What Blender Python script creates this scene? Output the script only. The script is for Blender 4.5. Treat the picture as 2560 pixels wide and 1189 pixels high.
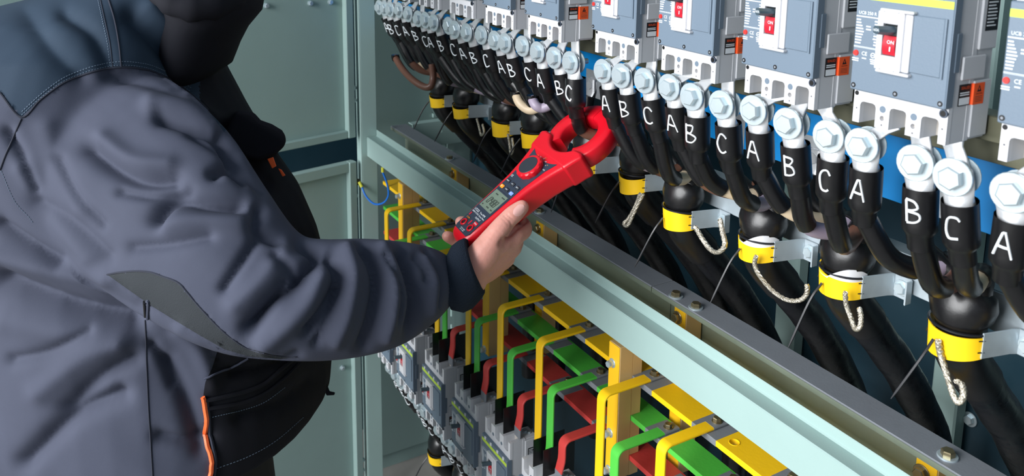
import bpy, bmesh, math, random
import numpy as np
from mathutils import Vector, Matrix, Euler
from mathutils.bvhtree import BVHTree
random.seed(7)
for o in list(bpy.data.objects): bpy.data.objects.remove(o)
scn = bpy.context.scene
COL = scn.collection
V = Vector
# ------------------------------------------------------------------ camera
CAM = V((1.037, -.745, .222)); YAW, PITCH, ROLL = [math.radians(a) for a in (59.83, 10.29, .68)]
FPX, CX, CY = 2105.5, 1287.1, 141.3
fw = V((-math.sin(YAW)*math.cos(PITCH), math.cos(YAW)*math.cos(PITCH), -math.sin(PITCH)))
r0 = V((math.cos(YAW), math.sin(YAW), 0)); u0 = r0.cross(fw)
rt = r0*math.cos(ROLL)+u0*math.sin(ROLL); up = -r0*math.sin(ROLL)+u0*math.cos(ROLL)
cam = bpy.data.cameras.new('camera'); camo = bpy.data.objects.new('camera', cam); COL.objects.link(camo)
Mx = Matrix((rt, up, -fw)).transposed().to_4x4(); Mx.translation = CAM; camo.matrix_world = Mx
cam.sensor_width = 36; cam.lens = 36*FPX/2560
cam.shift_x = -(CX-1280)/2560; cam.shift_y = (CY-594.5)/2560
cam.clip_start = .02
cam.dof.use_dof = True; cam.dof.focus_distance = 1.28; cam.dof.aperture_fstop = 9
scn.camera = camo
# ------------------------------------------------------------------ light: overcast daylight from the open front
w = bpy.data.worlds.new('sky'); scn.world = w; w.use_nodes = True
nt = w.node_tree; bg = nt.nodes['Background']
tc = nt.nodes.new('ShaderNodeTexCoord'); sx = nt.nodes.new('ShaderNodeSeparateXYZ'); cr = nt.nodes.new('ShaderNodeValToRGB')
mp = nt.nodes.new('ShaderNodeMapRange'); mp.inputs[1].default_value = -1; mp.inputs[2].default_value = 1
nt.links.new(tc.outputs['Generated'], sx.inputs[0]); nt.links.new(sx.outputs['Z'], mp.inputs[0]); nt.links.new(mp.outputs[0], cr.inputs[0])
cr.color_ramp.elements[0].position = .45; cr.color_ramp.elements[0].color = (.21, .24, .27, 1)
cr.color_ramp.elements[1].position = .56; cr.color_ramp.elements[1].color = (.72, .88, 1.06, 1)
nt.links.new(cr.outputs[0], bg.inputs[0]); bg.inputs[1].default_value = .37
sun = bpy.data.lights.new('daylight_area_offscreen', 'AREA'); sun.energy = 640; sun.shape = 'RECTANGLE'; sun.size = 4.2; sun.size_y = 3.4; sun.color = (.98, .99, 1)
suno = bpy.data.objects.new('daylight_area_offscreen', sun); COL.objects.link(suno)           # unseen area light for daylight from the open side behind the camera
suno.location = (.2, -5.0, 1.2)
suno.rotation_euler = (V((.2, .1, -.35))-suno.location).to_track_quat('-Z', 'Y').to_euler()
vs = scn.view_settings; vs.view_transform = 'Standard'; vs.look = 'None'; vs.gamma = 1; vs.exposure = .12; vs.use_curve_mapping = False
# ------------------------------------------------------------------ pixel helpers (2560 x 1189 frame)
def ray(x, y): return fw + rt*((x-CX)/FPX) - up*((y-CY)/FPX)
def at(x, y, d): return CAM + ray(x, y)*d
def on(x, y, ax, val):
    d = ray(x, y); return CAM + d*((val-CAM[ax])/d[ax])
# ------------------------------------------------------------------ materials
def lin(c): return tuple(((v/255)/12.92 if v/255 <= .04045 else ((v/255+.055)/1.055)**2.4) for v in c)+(1,)
MATS = {}
def mat(name, rgb, rough=.5, metal=0, var=0, vscale=8, bump=0, bscale=60, sss=0, coat=0, stretch=None, scratch=0, rvar=0, trans=0, spec=.5):
    m = bpy.data.materials.new(name); m.use_nodes = True; n = m.node_tree; b = n.nodes['Principled BSDF']; L = n.links.new
    col = lin(rgb); b.inputs['Base Color'].default_value = col; b.inputs['Roughness'].default_value = rough; b.inputs['Metallic'].default_value = metal
    b.inputs['Specular IOR Level'].default_value = spec
    if coat: b.inputs['Coat Weight'].default_value = coat; b.inputs['Coat Roughness'].default_value = .2
    if sss: b.inputs['Subsurface Weight'].default_value = sss; b.inputs['Subsurface Radius'].default_value = (.012, .005, .003); b.inputs['Subsurface Scale'].default_value = .4
    tc = n.nodes.new('ShaderNodeTexCoord'); mp = n.nodes.new('ShaderNodeMapping'); L(tc.outputs['Object'], mp.inputs[0])
    if stretch: mp.inputs['Scale'].default_value = stretch
    if var or rvar:
        nz = n.nodes.new('ShaderNodeTexNoise'); nz.inputs['Scale'].default_value = vscale; nz.inputs['Detail'].default_value = 6; nz.inputs['Roughness'].default_value = .65
        L(mp.outputs[0], nz.inputs['Vector'])
    if var:
        mx = n.nodes.new('ShaderNodeMix'); mx.data_type = 'RGBA'
        mx.inputs[6].default_value = tuple(c*(1-var) for c in col[:3])+(1,); mx.inputs[7].default_value = tuple(min(1, c*(1+var)) for c in col[:3])+(1,)
        L(nz.outputs['Fac'], mx.inputs[0]); L(mx.outputs[2], b.inputs['Base Color'])
    if rvar:
        mr = n.nodes.new('ShaderNodeMapRange'); mr.inputs[1].default_value = .3; mr.inputs[2].default_value = .7; mr.inputs[3].default_value = max(.05, rough-rvar); mr.inputs[4].default_value = min(1, rough+rvar)
        L(nz.outputs['Fac'], mr.inputs[0]); L(mr.outputs[0], b.inputs['Roughness'])
    if bump:
        n2 = n.nodes.new('ShaderNodeTexNoise'); n2.inputs['Scale'].default_value = bscale; n2.inputs['Detail'].default_value = 4
        L(mp.outputs[0], n2.inputs['Vector']); bp = n.nodes.new('ShaderNodeBump'); bp.inputs['Strength'].default_value = bump; bp.inputs['Distance'].default_value = .004
        L(n2.outputs['Fac'], bp.inputs['Height']); L(bp.outputs[0], b.inputs['Normal'])
    MATS[name] = m; return m
mat('sage', (148, 173, 169), .42, var=.05, vscale=12, bump=.05, bscale=400)
mat('sage_inner', (148, 173, 169), .5, var=.05, vscale=6)
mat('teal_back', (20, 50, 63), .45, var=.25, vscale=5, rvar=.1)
mat('olive', (96, 96, 78), .45, .5, var=.15, vscale=20)
mat('passivated', (140, 152, 136), .38, .4, var=.2, vscale=9, rvar=.1)
mat('zincgrey', (132, 137, 144), .5, .25, var=.12, vscale=30, bump=.05, bscale=300)
mat('galv', (168, 180, 187), .38, .35, var=.12, vscale=40, rvar=.12)
mat('tin', (216, 219, 222), .34, .55, var=.06, vscale=60, bump=.06, bscale=250)
mat('zinc_bolt', (200, 214, 220), .28, .6, var=.08, vscale=80)
mat('brass_bolt', (150, 138, 108), .3, .85, var=.15, vscale=90)
mat('black_sleeve', (17, 17, 19), .34, var=.3, vscale=25, bump=.05, bscale=120, rvar=.08)
mat('cable_black', (13, 13, 16), .34, var=.5, vscale=30, bump=.35, bscale=45, rvar=.16)
mat('black', (10, 10, 12), .4)
mat('hole', (14, 14, 18), .6)
mat('core_cream', (214, 194, 164), .45, var=.08)
mat('core_violet', (158, 146, 164), .45, var=.08)
mat('core_brown', (104, 70, 56), .4, var=.12)
mat('yellow', (246, 196, 16), .4, var=.05, vscale=20, bump=.06, bscale=150)
mat('green', (82, 192, 70), .38, var=.05, vscale=20, bump=.06, bscale=150)
mat('red', (204, 66, 62), .4, var=.07, vscale=20, bump=.06, bscale=150)
mat('pad_yellow', (250, 202, 22), .42, var=.04, bump=.05, bscale=50)
mat('epoxy_yellow', (240, 186, 28), .4, var=.08, vscale=25)
mat('epoxy_tan', (218, 182, 124), .55, var=.07, vscale=30, stretch=(1, 1, .2))
mat('plastic_white', (208, 209, 213), .42)
mat('plastic_light', (196, 198, 202), .45, var=.03)
mat('recess', (190, 184, 176), .6, var=.06, vscale=60)
mat('cover_grey', (100, 115, 130), .45, bump=.05, bscale=500)
mat('cover_dark', (62, 72, 88), .5)
mat('lime', (192, 222, 70), .45)
mat('rocker_red', (188, 26, 44), .4)
mat('button_red', (232, 50, 44), .35)
mat('toggle', (62, 78, 88), .4)
mat('toggle_dark', (26, 34, 36), .5)
mat('print_white', (228, 234, 238), .6)
mat('sticker_black', (20, 20, 24), .5)
mat('sticker_orange', (240, 92, 40), .5)
mat('blue_bar', (0, 132, 206), .4, var=.1, vscale=15)
mat('alu', (196, 202, 206), .4, .6, var=.1, vscale=60, stretch=(1, 20, 1))
mat('meter_red', (198, 10, 30), .34, bump=.04, bscale=500)
mat('meter_panel', (44, 52, 66), .4)
mat('meter_black', (40, 44, 52), .45)
mat('lcd', (106, 120, 106), .25)
mat('lcd_ink', (42, 50, 46), .4)
mat('btn_orange', (240, 150, 40), .35)
mat('btn_blue', (120, 150, 220), .35)
mat('print_orange', (226, 150, 60), .5)
mat('skin', (208, 148, 134), .5, sss=.25, var=.14, vscale=28, bump=.13, bscale=220)
mat('nail', (222, 172, 164), .3, sss=.15)
mat('hair', (40, 32, 28), .7, bump=.5, bscale=300, stretch=(1, 1, .1))
mat('jacket', (63, 67, 82), .85, var=.16, vscale=7, bump=.10, bscale=1400, spec=.25)
mat('yoke', (38, 53, 69), .82, var=.12, vscale=7, bump=.10, bscale=1400, spec=.25)
mat('jacket_black', (22, 23, 30), .85, var=.2, vscale=12, bump=.12, bscale=1400, spec=.2)
mat('panel_black', (46, 50, 54), .8, bump=.3, bscale=900, spec=.2)
mat('knit', (36, 44, 56), .95, bump=.5, bscale=700, spec=.15)
mat('thread', (96, 112, 130), .8)
mat('seam', (34, 38, 52), .85)
mat('orange_trim', (250, 104, 48), .5)
mat('trousers', (20, 20, 24), .85)
mat('shoe', (18, 16, 15), .5)
mat('braid', (196, 190, 176), .35, .75, var=.25, vscale=220, bump=.6, bscale=420)
mat('tie', (22, 24, 30), .4)
mat('blue_wire', (14, 110, 210), .35)
mat('yg', (206, 206, 60), .45)
mat('concrete', (128, 126, 122), .8, var=.15, vscale=4, bump=.2, bscale=40)
# ------------------------------------------------------------------ mesh builder
TXT = {}
def text_geo(body):
    if body not in TXT:
        cu = bpy.data.curves.new('t', 'FONT'); cu.body = body; cu.size = 1; cu.resolution_u = 2; cu.align_x = 'CENTER'; cu.align_y = 'CENTER'
        ob = bpy.data.objects.new('t', cu); COL.objects.link(ob); dg = bpy.context.evaluated_depsgraph_get()
        me = bpy.data.meshes.new_from_object(ob.evaluated_get(dg)); TXT[body] = ([tuple(v.co) for v in me.vertices], [tuple(p.vertices) for p in me.polygons])
        bpy.data.objects.remove(ob); bpy.data.meshes.remove(me)
    return TXT[body]
class MB:
    def __init__(s): s.v = []; s.f = []; s.m = []
    def add(s, vs, fs, m=0):
        o = len(s.v); s.v += [tuple(v) for v in vs]; s.f += [tuple(i+o for i in f) for f in fs]; s.m += [m]*len(fs); return s
    def box(s, x0, x1, y0, y1, z0, z1, m=0, b=0, M=None):
        c = V(((x0+x1)/2, (y0+y1)/2, (z0+z1)/2)); h = ((x1-x0)/2, (y1-y0)/2, (z1-z0)/2)
        if b <= 0:
            vs = [V((c.x+i*h[0], c.y+j*h[1], c.z+k*h[2])) for i in (-1, 1) for j in (-1, 1) for k in (-1, 1)]
            fs = [(0, 1, 3, 2), (4, 6, 7, 5), (0, 4, 5, 1), (2, 3, 7, 6), (0, 2, 6, 4), (1, 5, 7, 3)]
        else:
            b = min(b, min(h)*.9); vs = []; idx = {}
            for i in (-1, 1):
                for j in (-1, 1):
                    for k in (-1, 1):
                        sg = (i, j, k)
                        for a in range(3):
                            idx[(i, j, k, a)] = len(vs)
                            vs.append(V(tuple(c[q]+sg[q]*(h[q] if q == a else h[q]-b) for q in range(3))))
            fs = []
            for a in range(3):
                p, q = [t for t in range(3) if t != a]
                for sgn in (-1, 1):
                    f = []
                    for (e, g) in ((-1, -1), (1, -1), (1, 1), (-1, 1)):
                        k = [0]*3; k[a] = sgn; k[p] = e; k[q] = g; f.append(idx[(*k, a)])
                    fs.append(tuple(f))
                for e in (-1, 1):
                    for g in (-1, 1):
                        k1 = [0]*3; k1[a] = -1; k1[p] = e; k1[q] = g; k2 = list(k1); k2[a] = 1
                        fs.append((idx[(*k1, p)], idx[(*k2, p)], idx[(*k2, q)], idx[(*k1, q)]))
            for i in (-1, 1):
                for j in (-1, 1):
                    for k in (-1, 1): fs.append(tuple(idx[(i, j, k, a)] for a in range(3)))
        if M is not None: vs = [M @ v for v in vs]
        return s.add(vs, fs, m)
    def prism(s, poly, fn, a0, a1, m=0):
        n = len(poly); vs = [fn(p[0], p[1], a0) for p in poly]+[fn(p[0], p[1], a1) for p in poly]
        fs = [tuple(range(n)), tuple(range(2*n-1, n-1, -1))]+[(i, (i+1) % n, n+(i+1) % n, n+i) for i in range(n)]
        return s.add(vs, fs, m)
    def rings(s, R, m=0, cap=True, closed=True):
        n = len(R[0]); vs = [p for r in R for p in r]; fs = []
        for i in range(len(R)-1):
            for j in range(n if closed else n-1):
                k = (j+1) % n; fs.append((i*n+j, i*n+k, (i+1)*n+k, (i+1)*n+j))
        if cap and closed: fs += [tuple(range(n-1, -1, -1)), tuple((len(R)-1)*n+j for j in range(n))]
        return s.add(vs, fs, m)
    def tube(s, pts, rad, n=10, m=0, cap=True, flat=1.0, ref=None):
        pts = [V(p) for p in pts]; N = len(pts)
        if not hasattr(rad, '__len__'): rad = [rad]*N
        T = [(pts[min(i+1, N-1)]-pts[max(i-1, 0)]).normalized() for i in range(N)]
        a = V(ref) if ref is not None else (V((0, 0, 1)) if abs(T[0].z) < .9 else V((1, 0, 0)))
        a = (a-T[0]*a.dot(T[0])).normalized(); R = []
        for i in range(N):
            a = (a-T[i]*a.dot(T[i])).normalized(); b = T[i].cross(a)
            R.append([pts[i]+a*(rad[i]*math.cos(2*math.pi*k/n))+b*(rad[i]*flat*math.sin(2*math.pi*k/n)) for k in range(n)])
        return s.rings(R, m, cap)
    def strap(s, pts, side, w, t, m=0):           # flat bar swept along pts, width along 'side'
        pts = [V(p) for p in pts]; N = len(pts); R = []; side = V(side).normalized()
        for i in range(N):
            T = (pts[min(i+1, N-1)]-pts[max(i-1, 0)]).normalized(); nn = T.cross(side).normalized(); c = t*.3
            q = [(-w/2, -t/2+c), (-w/2+c, -t/2), (w/2-c, -t/2), (w/2, -t/2+c), (w/2, t/2-c), (w/2-c, t/2), (-w/2+c, t/2), (-w/2, t/2-c)]
            R.append([pts[i]+side*a+nn*b for a, b in q])
        return s.rings(R, m)
    def cyl(s, p0, p1, r0, r1=None, n=16, m=0, cap=True):
        return s.tube([p0, p1], [r0, r0 if r1 is None else r1], n, m, cap)
    def hexhead(s, p, ax, r, h, m=0, rot=0):
        p = V(p); ax = V(ax).normalized(); a = ax.orthogonal().normalized(); a = Matrix.Rotation(rot, 3, ax) @ a; b = ax.cross(a)
        R = []
        for (rr, hh) in ((r, 0), (r, h*.82), (r*.86, h)):
            R.append([p+ax*hh+a*(rr*math.cos(k*math.pi/3))+b*(rr*math.sin(k*math.pi/3)) for k in range(6)])
        return s.rings(R, m)
    def washer(s, p, ax, ri, ro, t, m=0, n=24):
        p = V(p); ax = V(ax).normalized(); a = ax.orthogonal().normalized(); b = ax.cross(a); R = []
        for (rr, hh) in ((ri, 0), (ro, 0), (ro, t*.7), (ro-t*.3, t), (ri, t), (ri, 0)):
            R.append([p+ax*hh+a*(rr*math.cos(k*2*math.pi/n))+b*(rr*math.sin(k*2*math.pi/n)) for k in range(n)])
        return s.rings(R, m, cap=False)
    def text(s, body, o, ux, uy, size, m=0, thick=.0002):
        vs, fs = text_geo(body); o = V(o); ux = V(ux).normalized(); uy = V(uy).normalized(); nz = ux.cross(uy)
        return s.add([o+ux*(v[0]*size)+uy*(v[1]*size)+nz*thick for v in vs], fs, m)
    def mesh(s, name, mats, smooth=True, ang=35, recalc=True):
        me = bpy.data.meshes.new(name); me.from_pydata(s.v, [], s.f); me.update()
        for q in ([mats] if isinstance(mats, str) else mats): me.materials.append(MATS[q])
        me.polygons.foreach_set('material_index', s.m)
        if recalc:
            bm = bmesh.new(); bm.from_mesh(me); bmesh.ops.recalc_face_normals(bm, faces=bm.faces); bm.to_mesh(me); bm.free()
        if smooth:
            me.polygons.foreach_set('use_smooth', [True]*len(me.polygons)); me.set_sharp_from_angle(angle=math.radians(ang))
        me.update(); return me
    def build(s, name, mats, parent=None, **k): return link(name, s.mesh(name, mats, **k), parent)
def cut(me, mb):                                   # real openings: subtract mb from mesh me
    a = bpy.data.objects.new('a', me); c = bpy.data.objects.new('c', mb.mesh('c', 'hole', smooth=False)); COL.objects.link(a); COL.objects.link(c)
    md = a.modifiers.new('b', 'BOOLEAN'); md.operation = 'DIFFERENCE'; md.solver = 'EXACT'; md.object = c
    out = bpy.data.meshes.new_from_object(a.evaluated_get(bpy.context.evaluated_depsgraph_get())); out.name = me.name
    bpy.data.objects.remove(a); bpy.data.objects.remove(c); return out
def link(name, data, parent=None, loc=None):
    o = bpy.data.objects.new(name, data); COL.objects.link(o)
    if parent is not None: o.parent = parent
    if loc is not None: o.location = loc
    return o
def tag(o, label=None, cat=None, group=None, kind=None):
    if label: o['label'] = label
    if cat: o['category'] = cat
    if group: o['group'] = group
    if kind: o['kind'] = kind
    return o
def empty(name, loc=(0, 0, 0), rz=0):
    o = link(name, None); o.location = loc; o.rotation_euler = (0, 0, rz); o.empty_display_size = .02; return o
def copy_tree(o, parent=None):
    c = o.copy(); COL.objects.link(c); c.parent = parent
    for ch in list(o.children): copy_tree(ch, c)
    return c
def struct(name, mb, mats, **k): return tag(mb.build(name, mats, **k), kind='structure')
def bez(pts, n=8):                                # Catmull-Rom
    pts = [V(p) for p in pts]; P = [pts[0]*2-pts[1]]+pts+[pts[-1]*2-pts[-2]]; out = []
    for i in range(1, len(P)-2):
        a, b, c, d = P[i-1:i+3]
        for k in range(n):
            t = k/n; out.append(.5*((2*b)+(c-a)*t+(2*a-5*b+4*c-d)*t*t+(3*b-a-3*c+d)*t**3))
    return out+[pts[-1]]
def lerp(xs, ys, x): return float(np.interp(x, xs, ys))
ORD = ['first', 'second', 'third', 'fourth', 'fifth', 'sixth', 'seventh', 'eighth', 'ninth', 'tenth', 'eleventh', 'twelfth', 'thirteenth']
XZ = lambda x, z, y: V((x, y, z))
YZ = lambda y, z, x: V((x, y, z))
FLOOR = -1.66
# ================================================================== SETTING: cabinet shell
b = MB(); b.box(-6, 6, -6, 6, FLOOR-.05, FLOOR); struct('floor', b, 'concrete')
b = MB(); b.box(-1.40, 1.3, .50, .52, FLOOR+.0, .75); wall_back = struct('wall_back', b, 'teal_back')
b = MB(); b.box(-1.40, -1.385, .14, .50, FLOOR, .75); wall_left = struct('wall_left', b, 'sage_inner')
b = MB(); b.box(1.28, 1.30, .10, .50, FLOOR, .75); struct('wall_right', b, 'sage_inner')
b = MB(); b.box(-1.40, 1.3, .0, .52, .75, .77); struct('ceiling', b, 'sage_inner')
# ================================================================== frame members
def angle_post(name, label, x0, x1, y0, y1, t, z0=FLOOR, z1=.75, m='sage', slots=None):
    o = empty(name, (0, 0, 0)); tag(o, label, 'post')
    b = MB(); b.box(x0, x1, y0, y0+t, z0, z1, b=.0015); b.build('front_flange', m, o)
    b = MB(); b.box(x1-t, x1, y0+t, y1, z0, z1, b=.001); b.build('side_flange', m, o)
    b = MB(); b.box(x0, x0+t, y0+t, y1, z0, z1); b.build('inner_flange', m, o)
    return o
angle_post('corner_post', 'sage grey steel corner post where the pale crossbeam ends', -1.275, -1.24, .062, .112, .003)
# slotted mounting upright inside the far end
o = empty('slotted_upright'); tag(o, 'narrow slotted steel upright inside the cabinet beside the louvred panel', 'post')
b = MB(); xs = -1.33; ya, yb = .382, .406
b.box(xs, xs+.003, ya, yb, FLOOR, .75); sl = MB()
for k in range(26): sl.box(xs-.002, xs+.005, ya+.009, ya+.016, -1.25+k*.055, -1.25+k*.055+.028)
link('web', cut(b.mesh('web', 'sage'), sl), o)
b = MB(); b.box(xs-.02, xs, yb-.003, yb, FLOOR, .75); b.build('flange', 'sage_inner', o)
# louvred inner end panel
o = empty('louvred_panel'); tag(o, 'sage steel end panel with pressed louvres inside the cabinet', 'panel')
b = MB(); b.box(-1.384, -1.38, .145, .49, FLOOR+.05, .70); b.build('sheet', 'sage_inner', o)
lv = None
for g, (zc) in enumerate((-.55, -.60, -.65, -.70, -.75)):
    pass
for k in range(7):
    z = on(1095, 290+22*k, 0, -1.38).z; ya = on(1081, 320, 0, -1.38).y; yb = on(1112, 320, 0, -1.38).y
    if lv is None:
        b = MB(); n = 8
        for i in range(n):
            a0, a1 = math.pi*i/n/2, math.pi*(i+1)/n/2
            b.add([V((.014*math.sin(a0), 0, .02*math.cos(a0))), V((.014*math.sin(a0), yb-ya, .02*math.cos(a0))), V((.014*math.sin(a1), yb-ya, .02*math.cos(a1))), V((.014*math.sin(a1), 0, .02*math.cos(a1)))], [(0, 1, 2, 3)])
        b.box(0, .001, 0, yb-ya, -.008, 0, 1); b.box(.0, .012, -.001, 0, 0, .012); b.box(0, .012, yb-ya, yb-ya+.001, 0, .012)
        lv = b.mesh('louvre', ['sage_inner', 'sage_inner'])
    link('louvre', lv, o, (-1.38, ya, z))
# end cross member with hole at tray height
o = empty('end_crossmember'); tag(o, 'short sage steel crossmember with a round hole at the far end', 'crossmember')
p0 = on(1125, 395, 2, -.47); 
b = MB(); b.box(-1.30, -1.297, .25, .49, -.53, -.455); hb = MB(); hb.cyl((-1.305, .345, -.485), (-1.290, .345, -.485), .006, n=16); link('web', cut(b.mesh('web', 'sage'), hb), o)
b = MB(); b.box(-1.33, -1.297, .25, .49, -.455, -.452); b.build('flange', 'sage', o)
# dark inner panels / posts on the back wall
for i, (x0, x1, lab) in enumerate(((-.03, .02, 'dull sage stiffener strip on the cabinet back behind the bulky middle cables'), (.30, .345, 'dull sage stiffener strip on the cabinet back behind the last yellow-padded cables'), (.60, .64, 'dull sage stiffener strip on the cabinet back beside the zinc screw'))):
    b = MB(); b.box(x0, x1, .470, .499, FLOOR+.1, .7, b=.003); tag(b.build('back_stiffener', 'sage_inner'), lab, 'strip')
b = MB(); p = on(2425, 1047, 1, .499); b.washer((p.x, .499, p.z), (0, -1, 0), .001, .012, .002); b.hexhead((p.x, .497, p.z), (0, -1, 0), .008, .006); tag(b.build('back_screw', 'zinc_bolt'), 'zinc hex screw in the dark blue cabinet back', 'screw')
# main pale crossbeam
BX0, BX1 = -1.238, 1.25
o = empty('crossbeam'); tag(o, 'long pale sage painted crossbeam in front of the coloured busbars', 'beam')
b = MB()
prof = [(.080, -.512), (.080, -.457), (.082, -.455), (.108, -.455), (.110, -.453), (.110, -.4375), (.111, -.4365), (.1125, -.4375), (.1125, -.457), (.0825, -.4575), (.0825, -.5095), (.100, -.5095), (.100, -.512)]
b.prism(prof, YZ, BX0, BX1); b.build('profile', 'sage', o, ang=25)
# rear tray rail: top flange + lip + web
TZ = -.445
for i, (x0, x1, lab) in enumerate(((-1.29, -.0525, 'grey zinc support rail from the far end up to its joint'), (-.0505, 1.2, 'grey zinc support rail on the near side of the joint'))):
    o = empty('support_rail'); tag(o, lab, 'rail')
    b = MB(); b.box(x0, x1, .175, .225, TZ-.003, TZ, b=.0008); b.build('top_flange', 'zincgrey', o)
    b = MB(); b.box(x0, x1, .175, .178, TZ-.011, TZ-.003); b.build('lip', 'passivated', o)
    b = MB(); b.box(x0, x1, .222, .225, TZ-.10, TZ-.003); b.build('web', 'passivated', o)
for x, y, lab in ((1690, 735, 'brass-toned hex bolt on the grey rail just before its joint'), (1740, 763, 'brass-toned hex bolt on the grey rail just past its joint'), (2370, 1133, 'large brass-toned hex bolt on the grey rail by the amber post'), (1349, 526, 'brass-toned hex bolt on the grey rail beyond the meter handle'), (1124, 394, 'brass-toned hex bolt at the far end of the grey rail')):
    p = on(x, y, 2, TZ+.004); o = empty('rail_bolt', (p.x, p.y, TZ)); tag(o, lab, 'bolt')
    b = MB(); b.hexhead((0, 0, .002), (0, 0, 1), .0085, .007, rot=random.random()); b.build('head', 'brass_bolt', o)
    b = MB(); b.washer((0, 0, 0), (0, 0, 1), .004, .0125, .002); b.build('washer', 'zinc_bolt', o)
# amber posts hanging from the rail
for (x, y, lab) in ((1684, 800, 'amber insulating post hanging under the joint of the grey rail'), (2289, 1150, 'amber insulating post under the grey rail with a big brass bolt'), (1340, 560, 'amber insulating post hanging under the grey rail beyond the meter'), (1128, 430, 'amber insulating post at the far end of the grey rail')):
    p = on(x, y, 1, .182); o = empty('hanging_post', (p.x, .182, TZ-.0045)); tag(o, lab, 'insulator', 'insulating posts under the grey rail')
    b = MB(); b.box(0, .030, .001, .038, -.32, 0, m=1, b=.0015); b.box(.0008, .0292, 0, .0012, -.3195, -.0005, m=0, b=.0004); b.build('bar', ['epoxy_yellow', 'epoxy_tan'], o)
    b = MB(); b.washer((.010, 0, -.028), (0, -1, 0), .004, .0115, .002); b.hexhead((.010, -.002, -.028), (0, -1, 0), .0085, .007, rot=.3); b.build('bolt', 'brass_bolt', o)
# front comb posts that carry the three busbars
BAR = {'yellow': -.590, 'green': -.667, 'red': -.745}; BY0, BY1, BT = .120, .172, .010
def comb(x0, lab):
    o = empty('busbar_post', (x0, .090, 0)); tag(o, lab, 'insulator', 'comb posts carrying the busbars')
    W = .031; b = MB()
    b.box(0, W, .0012, .030, -.785, -.53, m=1, b=.001)
    b.box(.0006, W-.0006, 0, .0014, -.7845, -.5305, m=0, b=.0004)
    zs = [-.785]+[z for c in ('red', 'green', 'yellow') for z in (BAR[c]-BT-.0005, BAR[c]+.0005)]+[-.53]
    for i in range(0, 8, 2): b.box(0, W, .030, .050, zs[i], zs[i+1], m=1)
    b.build('bar', ['epoxy_yellow', 'epoxy_tan'], o)
    for z in (-.567, -.702, -.775):
        b = MB(); b.washer((.012, 0, z), (0, -1, 0), .003, .0085, .0015); b.hexhead((.012, -.0015, z), (0, -1, 0), .0065, .010, rot=.2); b.build('bolt', 'zinc_bolt', o)
comb(-.058, 'amber comb post with a flanged bolt between two yellow straps near the joint')
comb(-.532, 'amber comb post below the worker\'s wrist')
comb(-1.028, 'amber comb post beside the blue wire at the far end')
comb(.415, 'amber comb post at the near end of the busbars')
# busbars
STR = []      # (X of yellow strap bolt)
YX = [on(1051, 504, 2, -.58).x, on(1117, 550, 2, -.58).x, -.660, on(1273, 669, 2, -.58).x, -.353, -.202, -.004, .151, .306]
OFF = {'yellow': 0, 'green': .042, 'red': .084}
for c in BAR:
    o = empty('busbar'); tag(o, 'long flat %s painted copper busbar%s' % (c, {'yellow': ' on top of the stack of three', 'green': ' in the middle of the stack', 'red': ' at the bottom of the stack'}[c]), 'busbar')
    b = MB(); b.box(-1.22, 1.2, BY0, BY1, BAR[c]-BT, BAR[c], b=.0006); bar_me = b.mesh('bar', c)
    if c == 'yellow': p = on(1836, 1105, 2, BAR[c]); hb = MB(); hb.cyl((p.x, p.y, BAR[c]-.02), (p.x, p.y, BAR[c]+.01), .0078, n=24); bar_me = cut(bar_me, hb)
    link('bar', bar_me, o)
    bare = None
    for x in YX:
        if bare is None:
            b = MB(); b.box(-.025, .030, BY0-.0004, BY1-.004, -BT-.0004, .0005, b=.0004); bare = b.mesh('bare_patch', 'zincgrey')
        link('bare_patch', bare, o, (x+OFF[c], 0, BAR[c]))
    if c == 'yellow':
        p = on(1836, 1105, 2, BAR[c]); b = MB(); b.washer((p.x, p.y, BAR[c]), (0, 0, 1), .0078, .0088, .0006); b.build('hole_rim', 'yellow', o)
# lower row breaker origins
LZ0 = -1.012; LY0 = .012; LB = [x-.0175 for x in YX]
# straps from busbars down to the lower breakers
for c in ('yellow', 'green', 'red'):
    for i, x in enumerate(YX):
        xx = x+OFF[c]; zt = BAR[c]+.003; yl = .037; r = .013
        xb = LB[i]+.0175+.035*('yellow', 'green', 'red').index(c)
        o = empty('busbar_strap', (xx, BY0+.02, BAR[c])); tag(o, 'bent %s painted copper strap to the %s lower breaker from the corner post' % (c, ORD[i]), 'strap', c+' busbar straps')
        P = [(0, .026, .003), (0, -.01, .003)]
        for k in range(7):
            a = k*math.pi/12; P.append((0, yl-BY0-.02+r-r*math.sin(a), .003-r+r*math.cos(a)))
        zb = LZ0+.183-BAR[c]; dx = (xb-xx)*.7
        P += [(0, yl-BY0-.02, zb+.055), (dx*.12, yl-BY0-.02, zb+.045), (dx, yl-BY0-.02, zb+.016)]
        b = MB(); b.strap(P, (1, 0, 0), .0215, .005); b.build('bar', c, o)
        b = MB(); b.strap([(0, .0265, .003), (0, -.006, .003)], (1, 0, 0), .0219, .0054); b.build('bare_end', 'zincgrey', o); b = MB(); b.strap([(dx, yl-BY0-.02, zb+.018), (dx, yl-BY0-.02, zb-.002)], (1, 0, 0), .0217, .0052); b.build('bare_end', 'zincgrey', o)
        b = MB(); b.washer((0, .010, .0055), (0, 0, 1), .003, .0085, .0015); b.hexhead((0, .010, .007), (0, 0, 1), .0068, .006, rot=random.random()); b.build('bolt', 'brass_bolt', o)
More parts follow.
